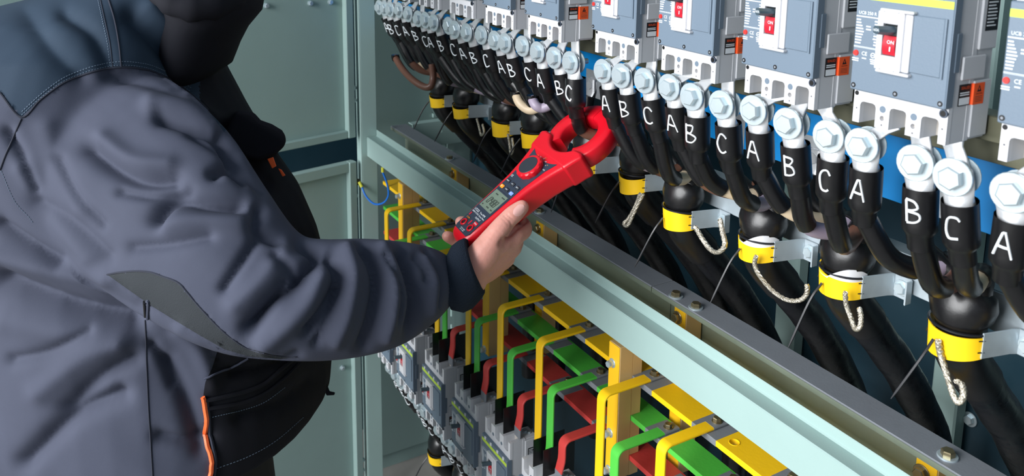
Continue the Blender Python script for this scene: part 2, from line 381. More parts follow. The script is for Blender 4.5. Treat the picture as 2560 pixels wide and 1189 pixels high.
# ================================================================== breakers
def make_breaker(lower=False):
    root = empty('circuit_breaker'); W, H, D = .105, .18, .062
    def U(x0, x1, z0, z1, top):     # arch notch outline points
        r = .004; pts = [(x0, z0)]
        if not top:
            pts += [(x0, z1-r), (x0+r*.3, z1-r*.3), (x0+r, z1), (x1-r, z1), (x1-r*.3, z1-r*.3), (x1, z1-r), (x1, z0)]
        return pts
    fr = [(0, 0)]
    for p in (.0175, .0525, .0875): fr += U(p-.0095, p+.0095, 0, .0235, False)
    fr += [(W, 0), (W, .036), (0, .036)]
    b = MB()
    b.prism(fr, XZ, 0, .006); hb = MB()
    for x in (.035, .070): hb.cyl((x, -.002, .0105), (x, .008, .0105), .0028, n=16); hb.cyl((x, -.002, .0035), (x, .008, .0035), .0011, n=10)
    for x in (.004, .1005): hb.cyl((x, -.002, .015), (x, .008, .015), .0011, n=10)
    link('terminal_front', cut(b.mesh('terminal_front', 'plastic_white', ang=30), hb), root)
    b = MB(); b.prism([(x, H-z) for x, z in fr][::-1], XZ, 0, .006); b.build('terminal_front', 'plastic_white', root, ang=30)
    b = MB()
    b.prism([(min(max(x, .0004), W-.0004), z) for x, z in fr], XZ, .006, .028, m=0); b.prism([(min(max(x, .0004), W-.0004), H-z) for x, z in fr][::-1], XZ, .006, .028, m=0); b.box(0, W, .028, .036, 0, H, m=0, b=.0008); b.box(.0006, W-.0006, .034, D, .001, H-.001, m=0, b=.0008)
    b.box(.0004, W-.0004, .0, .028, .036, H-.036, m=0)
    for p in (.0175, .0525, .0875):
        for z0, z1 in ((.0, .0235), (H-.0235, H)): b.box(p-.0098, p+.0098, .0265, .0283, z0+.0004, z1+.0004, m=1)
    b.box(W, W+.0025, .012, .048, .062, .085, m=0, b=.001); b.box(W, W+.002, .034, D, .0035, .060, m=0, b=.002)
    b.box(W, W+.0025, .034, D, .09, H-.004, m=0, b=.001)
    b.build('case', ['plastic_light', 'recess'], root)
    ps = []
    for r_, m_ in ((.0036, 'cover_grey'), (.0027, 'recess'), (.001, 'recess')):
        b = MB(); b.cyl((0, .0002, 0), (0, -.0003, 0), r_, n=16); ps.append(b.mesh('port', m_))
    for x in (.035, .070):
        for q, z in ((0, .020), (1, .0105), (2, .0035), (0, H-.020)): link('port', ps[q], root, (x, 0 if q == 0 else .0056, z))
    for x in (.004, .1005): link('port', ps[2], root, (x, .0056, .015))
    b = MB(); b.cyl((W-.004, -.002, .0305), (W-.004, .001, .0305), .0042, n=14, m=0); b.cyl((W-.004, -.0022, .0305), (W-.004, -.002, .0305), .003, n=12, m=1); b.build('corner_screw', ['cover_dark', 'black'], root); b = MB(); b.cyl((.003, -.0003, .031), (.003, .001, .031), .0025, n=10, m=0); b.build('corner_screw', 'black', root)
    # grey cover
    cv = empty('x'); bpy.data.objects.remove(cv)
    b = MB(); b.box(-.001, W+.0008, -.0075, .002, .0355, H-.0355, m=0, b=.0012); b.box(W-.0004, W+.001, -.0068, .0035, .037, H-.037, m=1)
    b.box(W, W+.0016, .0, .008, .070, .108, m=1, b=.0008)
    b.build('cover', ['cover_grey', 'cover_grey'], root)
    cover = root.children[-1]
    for x in (.0035, .0525, .1005):
        b = MB(); b.cyl((x, -.0072, .0405), (x, -.0079, .0405), .0027, n=14, m=0); b.cyl((x, -.0079, .0405), (x, -.0081, .0405), .0014, n=6, m=1); b.build('screw', ['black', 'zincgrey'], cover)
    b = MB(); b.box(.000, .1045, -.0078, -.0070, .1305, .1375); b.build('lime_stripe', 'lime', cover)
    # raised blank panel right of the handle
    b = MB(); b.box(.066, .0985, -.0095, -.007, .065, .121, m=0, b=.0006); b.box(.0985, .1005, -.0092, -.007, .064, .121, m=1); b.build('blank_panel', ['cover_grey', 'cover_grey'], cover)
    # white handle bezel with window
    x0, x1, z0, z1 = .029, .058, .063, .1215; wx0, wx1, wz0, wz1 = .0355, .0515, .0775, .1095; yb = -.0125
    b = MB(); b.box(x0, wx0, yb, -.007, z0, z1, b=.0008); b.box(wx1, x1, yb, -.007, z0, z1, b=.0008); b.box(wx0, wx1, yb, -.007, z0, wz0, b=.0008); b.box(wx0, wx1, yb, -.007, wz1, z1, b=.0008)
    b.box(.0615, .0665, yb+.001, -.007, z0+.001, z1-.001, b=.0008); b.box(.058, .0615, -.0095, -.007, z0+.001, z1-.001)
    b.box(.0315, .0685, yb-.0012, -.007, z1, z1+.0028, b=.0008); b.box(.0315, .0685, yb-.0012, -.007, z0-.0028, z0, b=.0008)
    b.build('bezel', 'plastic_white', cover)
    b = MB(); b.box(wx0, wx1, -.0076, -.0070, wz0, wz1, m=0); b.box(wx0+.0005, wx1-.0005, -.0105, -.0076, .098, wz1-.0015, m=0, b=.0005); b.build('window', 'toggle_dark', cover)
    b = MB()
    R = []
    for i in range(6):
        z = .0785+.019*i/5; y = -.0100-.0022*math.sin(math.pi*i/5); R.append([V((wx0+.0008, y, z)), V((wx1-.0012, y, z)), V((wx1-.0012, -.0076, z)), V((wx0+.0008, -.0076, z))])
    b.rings(R); b.build('rocker', 'rocker_red', cover); rk = cover.children[-1]
    b = MB(); b.text('ON', (.0458, -.0126, .0915), (1, 0, 0), (0, 0, 1), .0052); b.box(.0448, .0460, -.0127, -.0122, .0825, .0870); b.build('print', 'print_white', rk)
    # toggle lever leaning out
    b = MB(); b.strap([(.0455, -.0080, .1035), (.0430, -.018, .1035), (.0405, -.029, .1045)], (0, 0, 1), .0085, .010); b.build('toggle', 'toggle', cover); tg = cover.children[-1]
    b = MB(); d = V((-.0025, -.011, .0005)).normalized(); o = V((.0405, -.029, .1045))+d*.0002; b.text('160A', o, V((1, -.23, 0)), (0, 0, 1), .0042, thick=.0003); b.build('print', 'print_white', tg)
    # printed panel left of the handle
    b = MB(); y = -.0076
    b.text('UCB 250 R', (.0135, y, .1165), (1, 0, 0), (0, 0, 1), .0046)
    b.box(.0005, .0265, y-.0001, y, .1122, .1132)
    rr = random.Random(3)
    for k in range(9):
        z = .1085-k*.0030
        b.box(.001, .0045+rr.random()*.006, y-.0001, y, z, z+.0013)
        if k in (2, 3): b.box(.013, .018+rr.random()*.003, y-.0001, y, z, z+.0012)
        b.box(.0215+rr.random()*.002, .0265, y-.0001, y, z, z+.0013)
    b.box(.0, .0275, y-.0001, y, .0815, .0819); b.box(.0, .0275, y-.0001, y, .0805, .0808)
    b.text('CE', (.0135, y, .0748), (1, 0, 0), (0, 0, 1), .0056); b.washer((.0235, y, .0745), (0, -1, 0), .0020, .0027, .0001); b.box(.0222, .0248, y-.0001, y, .0742, .0748)
    for (xa, xb2, z) in ((-.0006, .007, .0682), (-.0006, .007, .0660), (.011, .016, .0695), (.0205, .0265, .0695), (.0212, .026, .0675), (.0215, .0258, .0655)): b.box(xa, xb2, y-.0001, y, z, z+.0011)
    b.build('rating_print', 'print_white', cover)
    b = MB(); b.cyl((.0035, -.0075, .0745), (.0035, -.0088, .0745), .0031, .0028, n=18); b.build('trip_button', 'button_red', cover)
    b = MB(); b.box(0, .006, -.0088, -.006, H-.0415, H-.0355, b=.0006); cc = b.mesh('cover_clip', 'plastic_white')
    for x in (.012, .036, .064, .088): link('cover_clip', cc, cover, (x, 0, 0))
    # warning sticker on the side
    xs = W+.0003; b = MB(); b.box(W-.0004, xs, .0135, .0315, .0365, .0575, m=0); b.box(W-.0004, xs, .0315, .0335, .0365, .0575, m=1)
    b.box(xs, xs+.0001, .0145, .0305, .0375, .0445, m=2); b.text('SEALED', (xs, .0225, .0540), (0, 1, 0), (0, 0, 1), .0040, m=1)
    for k in range(2): b.box(xs, xs+.0001, .0150, .0295, .0487-k*.0021, .0498-k*.0021, m=2)
    b.build('seal_sticker', ['sticker_black', 'sticker_orange', 'print_white'], root)
    b = MB(); x2 = W+.0023; b.box(W-.0004, x2, .0335, .0505, .0365, .0575, m=1)
    tri = [(.0420-.0035, .0490), (.0420+.0035, .0490), (.0420, .0555)]; b.prism(tri, YZ, x2, x2+.0001, m=0); b.box(x2+.0001, x2+.0002, .0416, .0424, .0505, .0530, m=1)
    b.text('CAUTION', (x2, .0420, .0470), (0, 1, 0), (0, 0, 1), .0022, m=0)
    for k in range(4): b.box(x2, x2+.0001, .0365, .0478, .0440-k*.0016, .0445-k*.0016, m=2)
    b.build('caution_sticker', ['sticker_black', 'sticker_orange', 'core_brown'], root)
    b = MB(); x3 = W+.0027; b.box(W+.002, x3, .040, .060, .108, .158, m=0)
    for k in range(14): b.box(x3, x3+.0001, .042, .050+rr.random()*.008, .154-k*.0032, .1552-k*.0032, m=1)
    b.build('data_plate', ['sticker_black', 'print_white'], root)
    if lower:
        for x in (.035, .070):
            b = MB(); b.box(x-.0007, x+.0007, .004, .074, H-.010, H+.056); b.build('phase_barrier', 'black', root)
        for p in (.0175, .0525, .0875):
            b = MB(); b.cyl((p-.003, .046, H-.001), (p-.003, .046, H+.004), .0055, n=12); b.cyl((p+.004, .052, H-.001), (p+.004, .052, H+.003), .0035, n=10); b.build('terminal_screw', 'zinc_bolt', root)
    return root
UX = [-.98, -.824, -.668, -.512, -.356, -.2, 0, .156, .312, .468, .624]
proto = make_breaker()
for i, x in enumerate(UX):
    o = proto if i == 0 else copy_tree(proto)
    o.location = (x, 0, 0)
    tag(o, 'grey and white moulded breaker, %s in the upper row from the corner post' % ORD[i], 'breaker', 'upper row breakers')
proto = make_breaker(True)
nlow = 0
for i, x in enumerate(LB[:7]):
    o = proto if nlow == 0 else copy_tree(proto); nlow += 1
    o.location = (x, LY0, LZ0)
    tag(o, 'moulded breaker with black barriers, %s in the lower row from the corner post' % ORD[i], 'breaker', 'lower row breakers')
# mounting rails behind the breakers
for (z0, z1, y0, lab) in ((-.030, -.008, .085, 'olive zinc mounting rail just under the upper breakers'), (-.004, .022, .066, 'olive zinc mounting rail behind the lower edge of the upper breakers'), (.150, .175, .066, 'olive zinc mounting rail behind the tops of the upper breakers')):
    b = MB(); b.box(-1.24, 1.2, y0, y0+.004, z0, z1, b=.0008); b.box(-1.24, 1.2, y0+.004, y0+.03, z1-.003, z1); tag(b.build('mounting_rail', 'olive'), lab, 'rail')
for (z0, z1, lab) in ((LZ0+.01, LZ0+.035, 'dark zinc rail behind the feet of the lower breakers'), (LZ0+.14, LZ0+.165, 'dark zinc rail behind the tops of the lower breakers')):
    b = MB(); b.box(-1.24, 1.2, .0755, .080, z0, z1, b=.0008); tag(b.build('mounting_rail', 'zincgrey'), lab, 'rail')
# blue neutral bar with bare joints
o = empty('neutral_bar'); tag(o, 'blue painted neutral busbar with bare silver joints behind the upper lugs', 'busbar')
b = MB(); b.box(-1.2, 1.2, .145, .153, -.128, -.043, b=.0006); b.build('bar', 'blue_bar', o)
NX = []
for k, x in enumerate(UX[2:]):
    xx = x-.005; NX.append(xx)
    b = MB(); b.box(xx-.022, xx+.026, .1442, .1452, -.1285, -.078); b.build('bare_joint', 'alu', o)
    j = o.children[-1]
    b = MB(); b.washer((xx, .144, -.105), (0, -1, 0), .004, .014, .002); b.hexhead((xx, .142, -.105), (0, -1, 0), .009, .007, rot=.3*k); b.build('bolt', 'tin', o)
# galvanised strut
o = empty('galvanised_strut'); tag(o, 'galvanised channel strut carrying the yellow-padded cable clamps', 'rail')
RY = .200
b = MB(); b.box(-1.0, 1.2, RY, RY+.002, -.262, -.214, b=.0006); b.box(-1.0, 1.2, RY+.002, RY+.03, -.2155, -.213); b.box(-1.0, 1.2, RY+.002, RY+.03, -.263, -.2605); b.build('channel', 'galv', o)
# ================================================================== cable tails, feeders, clamps
LUGX = [(-.987, -.95, -.913), (-.856, -.799, -.741), (-.70, -.655, -.579), (-.548, -.494, -.429), (-.374, -.333, -.268), (-.216, -.161, -.111), (-.019, .028, .084), (.14, .187, .244), (.30, .356, .416), (.46, .525, .566), (.624, .69, .75)]
LUGZ = [(-.043, -.042, -.040), (-.035, -.038, -.042), (-.040, -.040, -.037), (-.041, -.040, -.036), (-.039, -.038, -.034), (-.037, -.038, -.038), (-.036, -.035, -.032), (-.031, -.035, -.034), (-.029, -.033, -.034), (-.033, -.035, -.038), (-.036, -.036, -.036)]
CLX = [-.89, -.754, -.555, -.427, -.23, -.084, .036, .209, .356, .515, .672]
CLZ = [-.275, -.272, -.265, -.258, -.260, -.250, -.276, -.264, -.257, -.260, -.26]
STROKES = {'A': [[(-.38, -.5), (-.05, .5), (.05, .5), (.36, -.5)], [(-.22, -.08), (.24, -.14)]],
           'B': [[(-.3, .5), (-.3, -.5)], [(-.3, .48), (.1, .42), (.22, .22), (.05, .05), (-.25, .0)], [(-.25, .0), (.2, -.08), (.34, -.28), (.12, -.46), (-.3, -.5)]],
           'C': [[(.3, .30), (.15, .46), (-.1, .48), (-.3, .2), (-.32, -.15), (-.18, -.45), (.08, -.5), (.26, -.42)]]}
def letter(b, ch, c, axu, fdir, r, size, rnd):
    rightv = axu.cross(fdir).normalized()
    for st in STROKES[ch]:
        st = [V((x+rnd.uniform(-.05, .05), y+rnd.uniform(-.05, .05), 0)) for x, y in st]
        pts = bez(st, 3) if len(st) > 2 and ch != 'A' else [st[i].lerp(st[i+1], k/3) for i in range(len(st)-1) for k in range(3)]+[st[-1]]
        out = []
        for p in pts:
            ph = p.x*size*.85/r; out.append(c+axu*(p.y*size)+(fdir*math.cos(ph)+rightv*math.sin(ph))*(r+.0002))
        b.tube(out, .00125, 5)
CORE = ['core_violet', 'core_brown', 'core_cream']
def tail(L, ch, pole, boot, off, i, lab, rnd, zt=0, short=False):
    """cable lug bolted under a breaker pole, with lettered heat-shrink sleeve and a core running to the boot"""
    ax = V((.16, -.987, 0)); root = empty('cable_tail', L); tag(root, lab, 'cable', 'lettered cable tails')
    W = lambda p: V(p)-V(L)
    far = lerp([-.98, .3], [1, 0], L[0]); j = {'A': 0, 'B': 1, 'C': 2}[ch]
    dirn = V((.10*far+rnd.uniform(-.06, .06)-(.02 if ch == 'A' else 0), .30*far+.10+rnd.uniform(-.05, .08), -1)).normalized()
    if i == 5 and ch == 'C': dirn = V((.02, .02, -1)).normalized()
    side = V((1, .16, 0)).normalized(); R = []
    n = 16
    for (d, wd, t) in ((-.0175, .003, .0018), (-.016, .009, .002), (-.010, .0155, .002), (0, .0185, .002), (.012, .0178, .0022), (.020, .0158, .006), (.028, .0148, .0125), (.040, .0145, .0135)):
        cpt = dirn*d if d > 0 else V((0, 0, -d)); nn = side.cross(V((0, 0, 1))) if d <= 0 else side.cross(-dirn)
        cpt = cpt+V((0, .004 if d <= .012 else .004+.006*min(1, (d-.012)/.016), 0))
        R.append([cpt+side*(wd*math.cos(2*math.pi*k/n))+nn.normalized()*(t*math.sin(2*math.pi*k/n)) for k in range(n)])
    b = MB(); b.rings(R); b.build('lug', 'tin', root, ang=50)
    b = MB(); b.hexhead(ax*.0015, ax, .0122, .0085, rot=rnd.random()); b.cyl(V((0, .008, 0)), V((0, .034, 0)), .0048, n=10); b.build('bolt', 'zinc_bolt', root)
    b = MB(); b.washer((0, 0, 0), ax, .006, .0195, .0022); b.washer(V((0, .0125, 0)), -ax, .005, .0195, .002); b.hexhead(V((0, .0146, 0)), -ax, .011, .009); b.build('washer', 'zinc_bolt', root)
    # spreader bar up to the pole
    px = pole-L[0]
    b = MB(); b.strap([(px, .010, -L[2]-.001+zt), (px, .0100, -L[2]-.008+zt), (px*.55, .0102, (-L[2]+zt)*.55), (0, .0104, .006), (0, .0104, -.017)], V((1, .0, 0)), .023, .0036); b.build('spreader_bar', 'tin', root, ang=50)
    # sleeve
    s0 = V((0, .010, 0))+dirn*.0265
    bt = W(boot)+V((off, 0, .012)); Ls = .046
    P1 = s0+dirn*Ls; P2 = P1+(dirn+V((0, .1, 0))).normalized()*.022
    cut = rnd.uniform(-.006, .006)
    path = [s0]+[s0+dirn*(Ls*k/6) for k in range(1, 7)]+[P1+dirn*.003, P1+dirn*.006, P2]
    rad = [.0176]+[.0178]*5+[.0176, .0160, .0134, .0130]
    b = MB(); b.tube(path, rad, 18, cap=False)
    Rr = [[s0+(p-s0)*.92+dirn*-.0003 for p in b.v[:18]], [s0+(p-s0)*.86+dirn*.012 for p in [V(q) for q in b.v[:18]]]] if False else None
    b.build('sleeve', 'black_sleeve', root)
    c = s0+dirn*(Ls*.5); camd = (CAM-(V(L)+c)); camd.z = 0; camd.normalize()
    fd = (camd*.32+V((0, -1, 0))*.68); axu = -dirn; fd = (fd-axu*fd.dot(axu)).normalized()
    b = MB(); letter(b, ch, c, axu, fd, .0178, .025, rnd); b.build('marking', 'print_white', root)
    if short:
        q = [P2-dirn*.01, P2+V((.01, .03, -.02)), bt]
        b = MB(); b.tube(bez(q, 6), .0105, 12); b.build('core', 'black_sleeve', root); return root
    sag = rnd.uniform(.0, .02)
    q = [P2-dirn*.006, P2+(bt-P2)*.35+V((rnd.uniform(-.01, .01), -.008, -.012-sag)), P2+(bt-P2)*.75+V((0, -.004, -.012-sag*.5)), bt+V((0, 0, .004)), bt+V((0, 0, -.02))]
    if i == 5 and ch == 'C': q = [P2-dirn*.006, P2+V((.0, .02, -.03)), P2+(bt-P2)*.8+V((0, 0, -.015)), bt+V((0, 0, -.02))]
    B = bez(q, 6); n = len(B); c0 = int(n*rnd.uniform(.22, .42)); c1 = int(n*rnd.uniform(.58, .72))
    colr = CORE[(i+j) % 3]
    b = MB(); b.tube(B, .0102, 12, m=1)
    b.v, b.f, b.m = [], [], []
    b.tube(B[:c0+1], .0127, 12, m=0); b.tube(B[c0:c1+1], .0106, 12, m=1); b.tube(B[c1:], .0132, 12, m=0); b.build('core', ['black_sleeve', colr], root)
    return root
rnd = random.Random(11)
NM = [ORD[k] for k in range(11)]
for i in range(11):
    boot = (CLX[i], .160, CLZ[i]+.062)
    for j, ch in enumerate('ABC'):
        L = (LUGX[i][j], .030, LUGZ[i][j])
        tail(L, ch, UX[i]+(.0175, .0525, .0875)[j], boot, (-.018, .0, .018)[j], i, 'black cable tail lettered %s under the %s upper breaker from the corner post' % (ch, NM[i]), rnd)
def feeder(i, x, z, lab, low=False):
    y = .160; root = empty('feeder_cable', (x, y, z)); tag(root, lab, 'cable', 'thick black feeder cables'); n = 24
    rc = .0255; R = []
    for (dz, a, c) in ((.066, .010, .008), (.062, .026, .018), (.050, .037, .026), (.036, .0385, .031), (.022, .034, .032), (.012, rc+.002, rc+.002), (-.03, rc+.0015, rc+.0015)):
        dy = -.0 if dz > -.02 else .012
        R.append([V((a*math.cos(2*math.pi*k/n), dy+c*math.sin(2*math.pi*k/n), dz)) for k in range(n)])
    b = MB(); b.rings(R); b.build('boot', 'black_sleeve', root, ang=60)
    pts = bez([(0, 0, .01), (0, .008, -.03), (.002, .072, -.10), (.006, .155, -.20), (.010, .235, -.34), (.012, .268, -.55), (.012, .272, -.85)], 6)
    if low: pts = [p for p in pts if p.z+z > FLOOR+.002]
    b = MB(); b.tube(pts, [rc*(1+.03*math.sin(k*1.7+i)) for k in range(len(pts))], n); b.build('cable', 'cable_black', root)
    pts2 = pts[3:11]; b = MB(); b.tube(pts2, [rc+.0030]*len(pts2), n); b.build('wrap', 'black_sleeve', root)
    return root
def clamp(i, x, z, lab):
    y = .160; rc = .0255; root = empty('cable_clamp', (x, y, z)); tag(root, lab, 'clamp', 'cable clamps on the galvanised strut')
    yr = RY-y-.0005
    b = MB(); b.strap([(.0330, -.010, 0), (.0345, -.004, 0), (.0425, yr-.010, 0), (.047, yr-.0022, 0), (.0690, yr-.0022, 0), (.0715, yr-.005, 0), (.0715, yr-.016, 0)], (0, 0, 1), .031, .0022); b.build('bracket', 'galv', root, ang=20)
    b = MB(); b.washer((.058, yr-.0032, .0), (0, -1, 0), .004, .0110, .002); b.hexhead((.058, yr-.0052, 0), (0, -1, 0), .0080, .006, rot=i); b.build('bolt', 'zinc_bolt', root)
    # yellow pad: thin wavy half sleeve around the front of the cable
    n = 28; R = []; rr = random.Random(i+40); ph = rr.random()*6; tilt = rr.uniform(-.10, .16); r2 = rc+.0072
    for k in range(n+1):
        a = math.pi*(1.02-1.04*k/n)+math.pi; s_ = k/n
        wv = .003*math.sin(s_*5+ph); zt = .009+.006*s_-.007*math.sin(s_*math.pi)*(.6+.5*math.sin(ph))+wv*.6; zb = -.013-.015*s_-.004*math.sin(s_*math.pi)*(1+math.sin(ph*1.7))+wv*.5
        e = V((math.cos(a), math.sin(a), 0)); fl = 1+.02*math.sin(s_*7+ph)
        R.append([e*(r2*fl)+V((0, .001, zt)), e*((r2+.0015)*fl)+V((0, .001, zt)), e*((r2+.0015)*(fl+.02))+V((0, .006, zb)), e*(r2*(fl+.02))+V((0, .006, zb))])
    b = MB(); b.rings(R); b.build('pad', 'pad_yellow', root, ang=40)
    pad = root.children[-1]
    for s_ in (.14, .82):
        a = math.pi*(1.02-1.04*s_)+math.pi
        for zz in (.006, -.008):
            e = V((math.cos(a), math.sin(a), 0)); t = V((-math.sin(a), math.cos(a), 0)); c = e*(r2+.0030)+V((0, .003, zz))
            b = MB(); b.tube([c-t*.004, c+t*.004], .0008, 4); b.build('slit', 'black', pad)
    if i in (7, 8, 18):
        R = []
        for k in range(n+1):
            s_ = k/n; a = math.pi*(1.0-1.0*s_)+math.pi; e = V((math.cos(a), math.sin(a), 0)); r3 = rc+.0055; h = .018*math.sin(math.pi*min(1, s_*1.5+.2))
            R.append([e*r3+V((0, .001, .000)), e*(r3+.001)+V((0, .001, .000)), e*(r3+.002)+V((0, -.001, .006+h)), e*(r3+.001)+V((0, -.001, .006+h))])
        b = MB(); b.rings(R); b.build('liner', 'plastic_white', root, ang=40)
    # cable tie with a loose tail
    b = MB(); pts = []
    for k in range(17):
        a = math.pi*(1.05-1.1*k/16)+math.pi; pts.append(V((math.cos(a)*(rc+.0085), math.sin(a)*(rc+.0085)+.001, .012)))
    b.tube(pts, .0016, 6); b.build('tie', 'tie', root); b = MB()
    tl = rr.uniform(.055, .085); b.tube(bez([(-.010, -.033, -.006), (-.014, -.050, -.030), (-.022-rr.random()*.012, -.070, -.035-tl*.8)], 5), [.0018]*10+[.0006], 5)
    b.build('tie_end', 'tie', root); return root
for i in range(11):
    feeder(i, CLX[i], CLZ[i], 'thick black feeder cable below the %s upper breaker from the corner post' % NM[i])
    clamp(i, CLX[i], CLZ[i], 'galvanised clamp with yellow pad, %s along the strut from the corner post' % NM[i])
# tinned earth braids (pixel polylines on the plane just in front of the cables)
def braid(pts, wid, lab, Y=.124, flat=.35):
    P = [on(x, y, 1, Y+.004*math.sin(k*1.3)) for k, (x, y) in enumerate(pts)]; c = P[0]
    root = empty('earth_braid', c); tag(root, lab, 'braid', 'tinned earth braids')
    b = MB(); B = bez([p-c for p in P], 6)
    for s_ in range(3):
        Q = []
        for k, p in enumerate(B):
            ph = k*1.1+s_*2.1; Q.append(p+V((math.cos(ph)*wid*.4, math.sin(ph)*wid*.3, math.sin(ph)*wid*.12)))
        b.tube(Q, wid*.55, 6)
    b.build('strand', 'braid', root, ang=60)
braid([(1600, 484), (1590, 512), (1572, 545), (1560, 558), (1570, 562), (1590, 520), (1608, 485)], .0042, 'flat tinned braid loop below the sixth yellow pad from the corner post')
braid([(1738, 565), (1755, 595), (1775, 622), (1795, 630), (1812, 612), (1805, 575), (1800, 548)], .0050, 'wide tinned braid sling below the seventh yellow pad from the corner post')
braid([(1890, 640), (1887, 662), (1900, 690), (1930, 725), (1965, 748), (1998, 750), (2016, 735), (2018, 712)], .0042, 'bright twisted braid sling below the eighth yellow pad from the corner post')
braid([(2113, 730), (2116, 762), (2128, 795), (2138, 822), (2150, 815), (2152, 790), (2148, 770)], .0040, 'narrow braid loop below the ninth yellow pad from the corner post')
braid([(2345, 850), (2353, 890), (2372, 950), (2385, 990), (2396, 1005), (2408, 990), (2405, 962), (2392, 952)], .0046, 'dull braid loop below the tenth yellow pad from the corner post')
braid([(1192, 296), (1198, 318), (1203, 338), (1210, 330), (1206, 310)], .0034, 'small braid loop below the second yellow pad from the corner post')
braid([(1270, 335), (1274, 360), (1277, 385), (1283, 372), (1280, 345)], .0034, 'small braid loop below the third yellow pad from the corner post')
def loop(pts, Y, r, m, lab):
    P = [on(x, y, 1, Y+dy) for x, y, dy in pts]; o = empty('core_loop', P[0]); tag(o, lab, 'cable')
    b = MB(); b.tube(bez([p-P[0] for p in P], 6), r, 12); b.build('core', m, o)
    b = MB(); b.tube([V((0, 0, .006)), V((0, 0, 0)), (P[1]-P[0])*.12], r*1.25, 12); b.build('sleeve_end', 'black_sleeve', o)
loop([(988, 143, 0), (1006, 172, 0), (1030, 198, 0), (1058, 216, .01), (1076, 216, .02), (1083, 195, .03), (1080, 160, .03)], .05, .0085, 'core_brown', 'brown insulated core sagging in a loop by the far breakers')
loop([(1290, 236, 0), (1300, 258, 0), (1322, 274, .01), (1346, 270, .02), (1382, 250, .03), (1400, 238, .05)], .065, .0092, 'core_cream', 'cream insulated core curving behind the red meter jaws')
loop([(1330, 246, 0), (1340, 264, 0), (1356, 270, .01), (1376, 262, .02), (1392, 252, .03)], .050, .0092, 'core_violet', 'lilac insulated core crossing the cream one near the meter jaws')
# neutral tails: black lugged cables going from the blue bar to the feeders
for k, xx in enumerate(NX):
    i = k+2
    root = empty('neutral_tail', (xx, .1425, -.105)); tag(root, 'black neutral tail on the blue bar behind the %s breaker from the corner post' % NM[i], 'cable', 'black neutral tails')
    b = MB(); b.tube([(0, -.003, .012), (0, -.003, -.012), (0, -.006, -.022)], [.012, .013, .009], 12, flat=.25, ref=(1, 0, 0)); b.build('lug', 'tin', root)
    b = MB(); e = V((CLX[i]-xx+.02, .020, CLZ[i]+.105+.055)); b.tube(bez([(0, -.006, -.020), (0, -.007, -.045), (.012, .0, -.065), e*.7+V((0, .0, -.02)), e], 6), .0105, 12); b.build('core', 'black_sleeve', root)
# cables under the lower breakers
for i in range(6):
    x0 = LB[i]; zc = LZ0-.30
    for j, ch in enumerate('ABC'):
        L = (x0+(.0175, .0525, .0875)[j]+(-.006, 0, .006)[j], .042, LZ0-.036)
        tail(L, ch, x0+(.0175, .0525, .0875)[j], (x0+.08, .16, zc+.09), (-.018, 0, .018)[j], i, 'black cable tail lettered %s under the %s lower breaker from the corner post' % (ch, ORD[i]), rnd, zt=LZ0, short=True)
    feeder(i, x0+.08, zc, 'thick black feeder cable below the %s lower breaker from the corner post' % ORD[i], low=True)
    clamp(i, x0+.08, zc, 'clamp with yellow pad below the %s lower breaker from the corner post' % ORD[i])
b = MB(); z = LZ0-.30; b.box(-1.3, 1.2, RY, RY+.002, z-.024, z+.024, b=.0006); b.box(-1.3, 1.2, RY+.002, RY+.03, z+.022, z+.024); tag(b.build('galvanised_strut', 'galv'), 'galvanised channel strut below the lower breakers', 'rail')
# ================================================================== open doors at the far end
H0 = V((-1.262, .040, 0)); dd = V((.21, -.978, 0)).normalized(); dn = V((.978, .21, 0)).normalized()
def dbox(b, s0, s1, n0, n1, z0, z1, m=0, bv=0):
    M = Matrix(((dd.x, dn.x, 0, H0.x), (dd.y, dn.y, 0, H0.y), (0, 0, 1, 0), (0, 0, 0, 1)))
    b.box(s0, s1, n0, n1, z0, z1, m=m, b=bv, M=M)
def dpt(s_, n_, z): return H0+dd*s_+dn*n_+V((0, 0, z))
def door(name, lab, z0, z1, top):
    o = empty(name); tag(o, lab, 'door')
    b = MB(); dbox(b, 0, 1.35, -.004, 0, z0, z1); b.build('sheet', 'sage', o)
    b = MB(); dbox(b, -.004, .020, 0, .022, z0, z1, bv=.002); b.build('hinge_flange', 'sage', o)
    b = MB()
    if top: dbox(b, .020, 1.35, 0, .018, z1-.030, z1, bv=.002)
    else: dbox(b, .020, 1.35, 0, .018, z0, z0+.022, bv=.002)
    b.build('edge_flange', 'sage', o)
    return o
d1 = door('cabinet_door', 'upper sage steel cabinet door swung open behind the worker', -.452, .75, False)
d2 = door('cabinet_door', 'lower sage steel cabinet door swung open behind the worker', FLOOR+.1, -.525, True)
def dhit(x, y):
    d = ray(x, y); t = (H0-CAM).dot(dn)/d.dot(dn); return CAM+d*t
for par, pts in ((d1, ((665, 14), (775, 8), (825, 5), (884, 219), (884, 250))), (d2, ((888, 488), (886, 512), (855, 918), (905, 1147), (905, 1173)))):
    for x, y in pts:
        p = dhit(x, y); b = MB(); b.cyl(p, p+dn*.004, .0075, n=10); b.hexhead(p+dn*.004, dn, .0062, .005); b.build('stud', 'zinc_bolt', par)
p = dhit(893, 453); b = MB(); b.cyl(p, p+dn*.012, .009, n=10); b.hexhead(p+dn*.012, dn, .008, .006); b.build('stud', 'brass_bolt', d2)
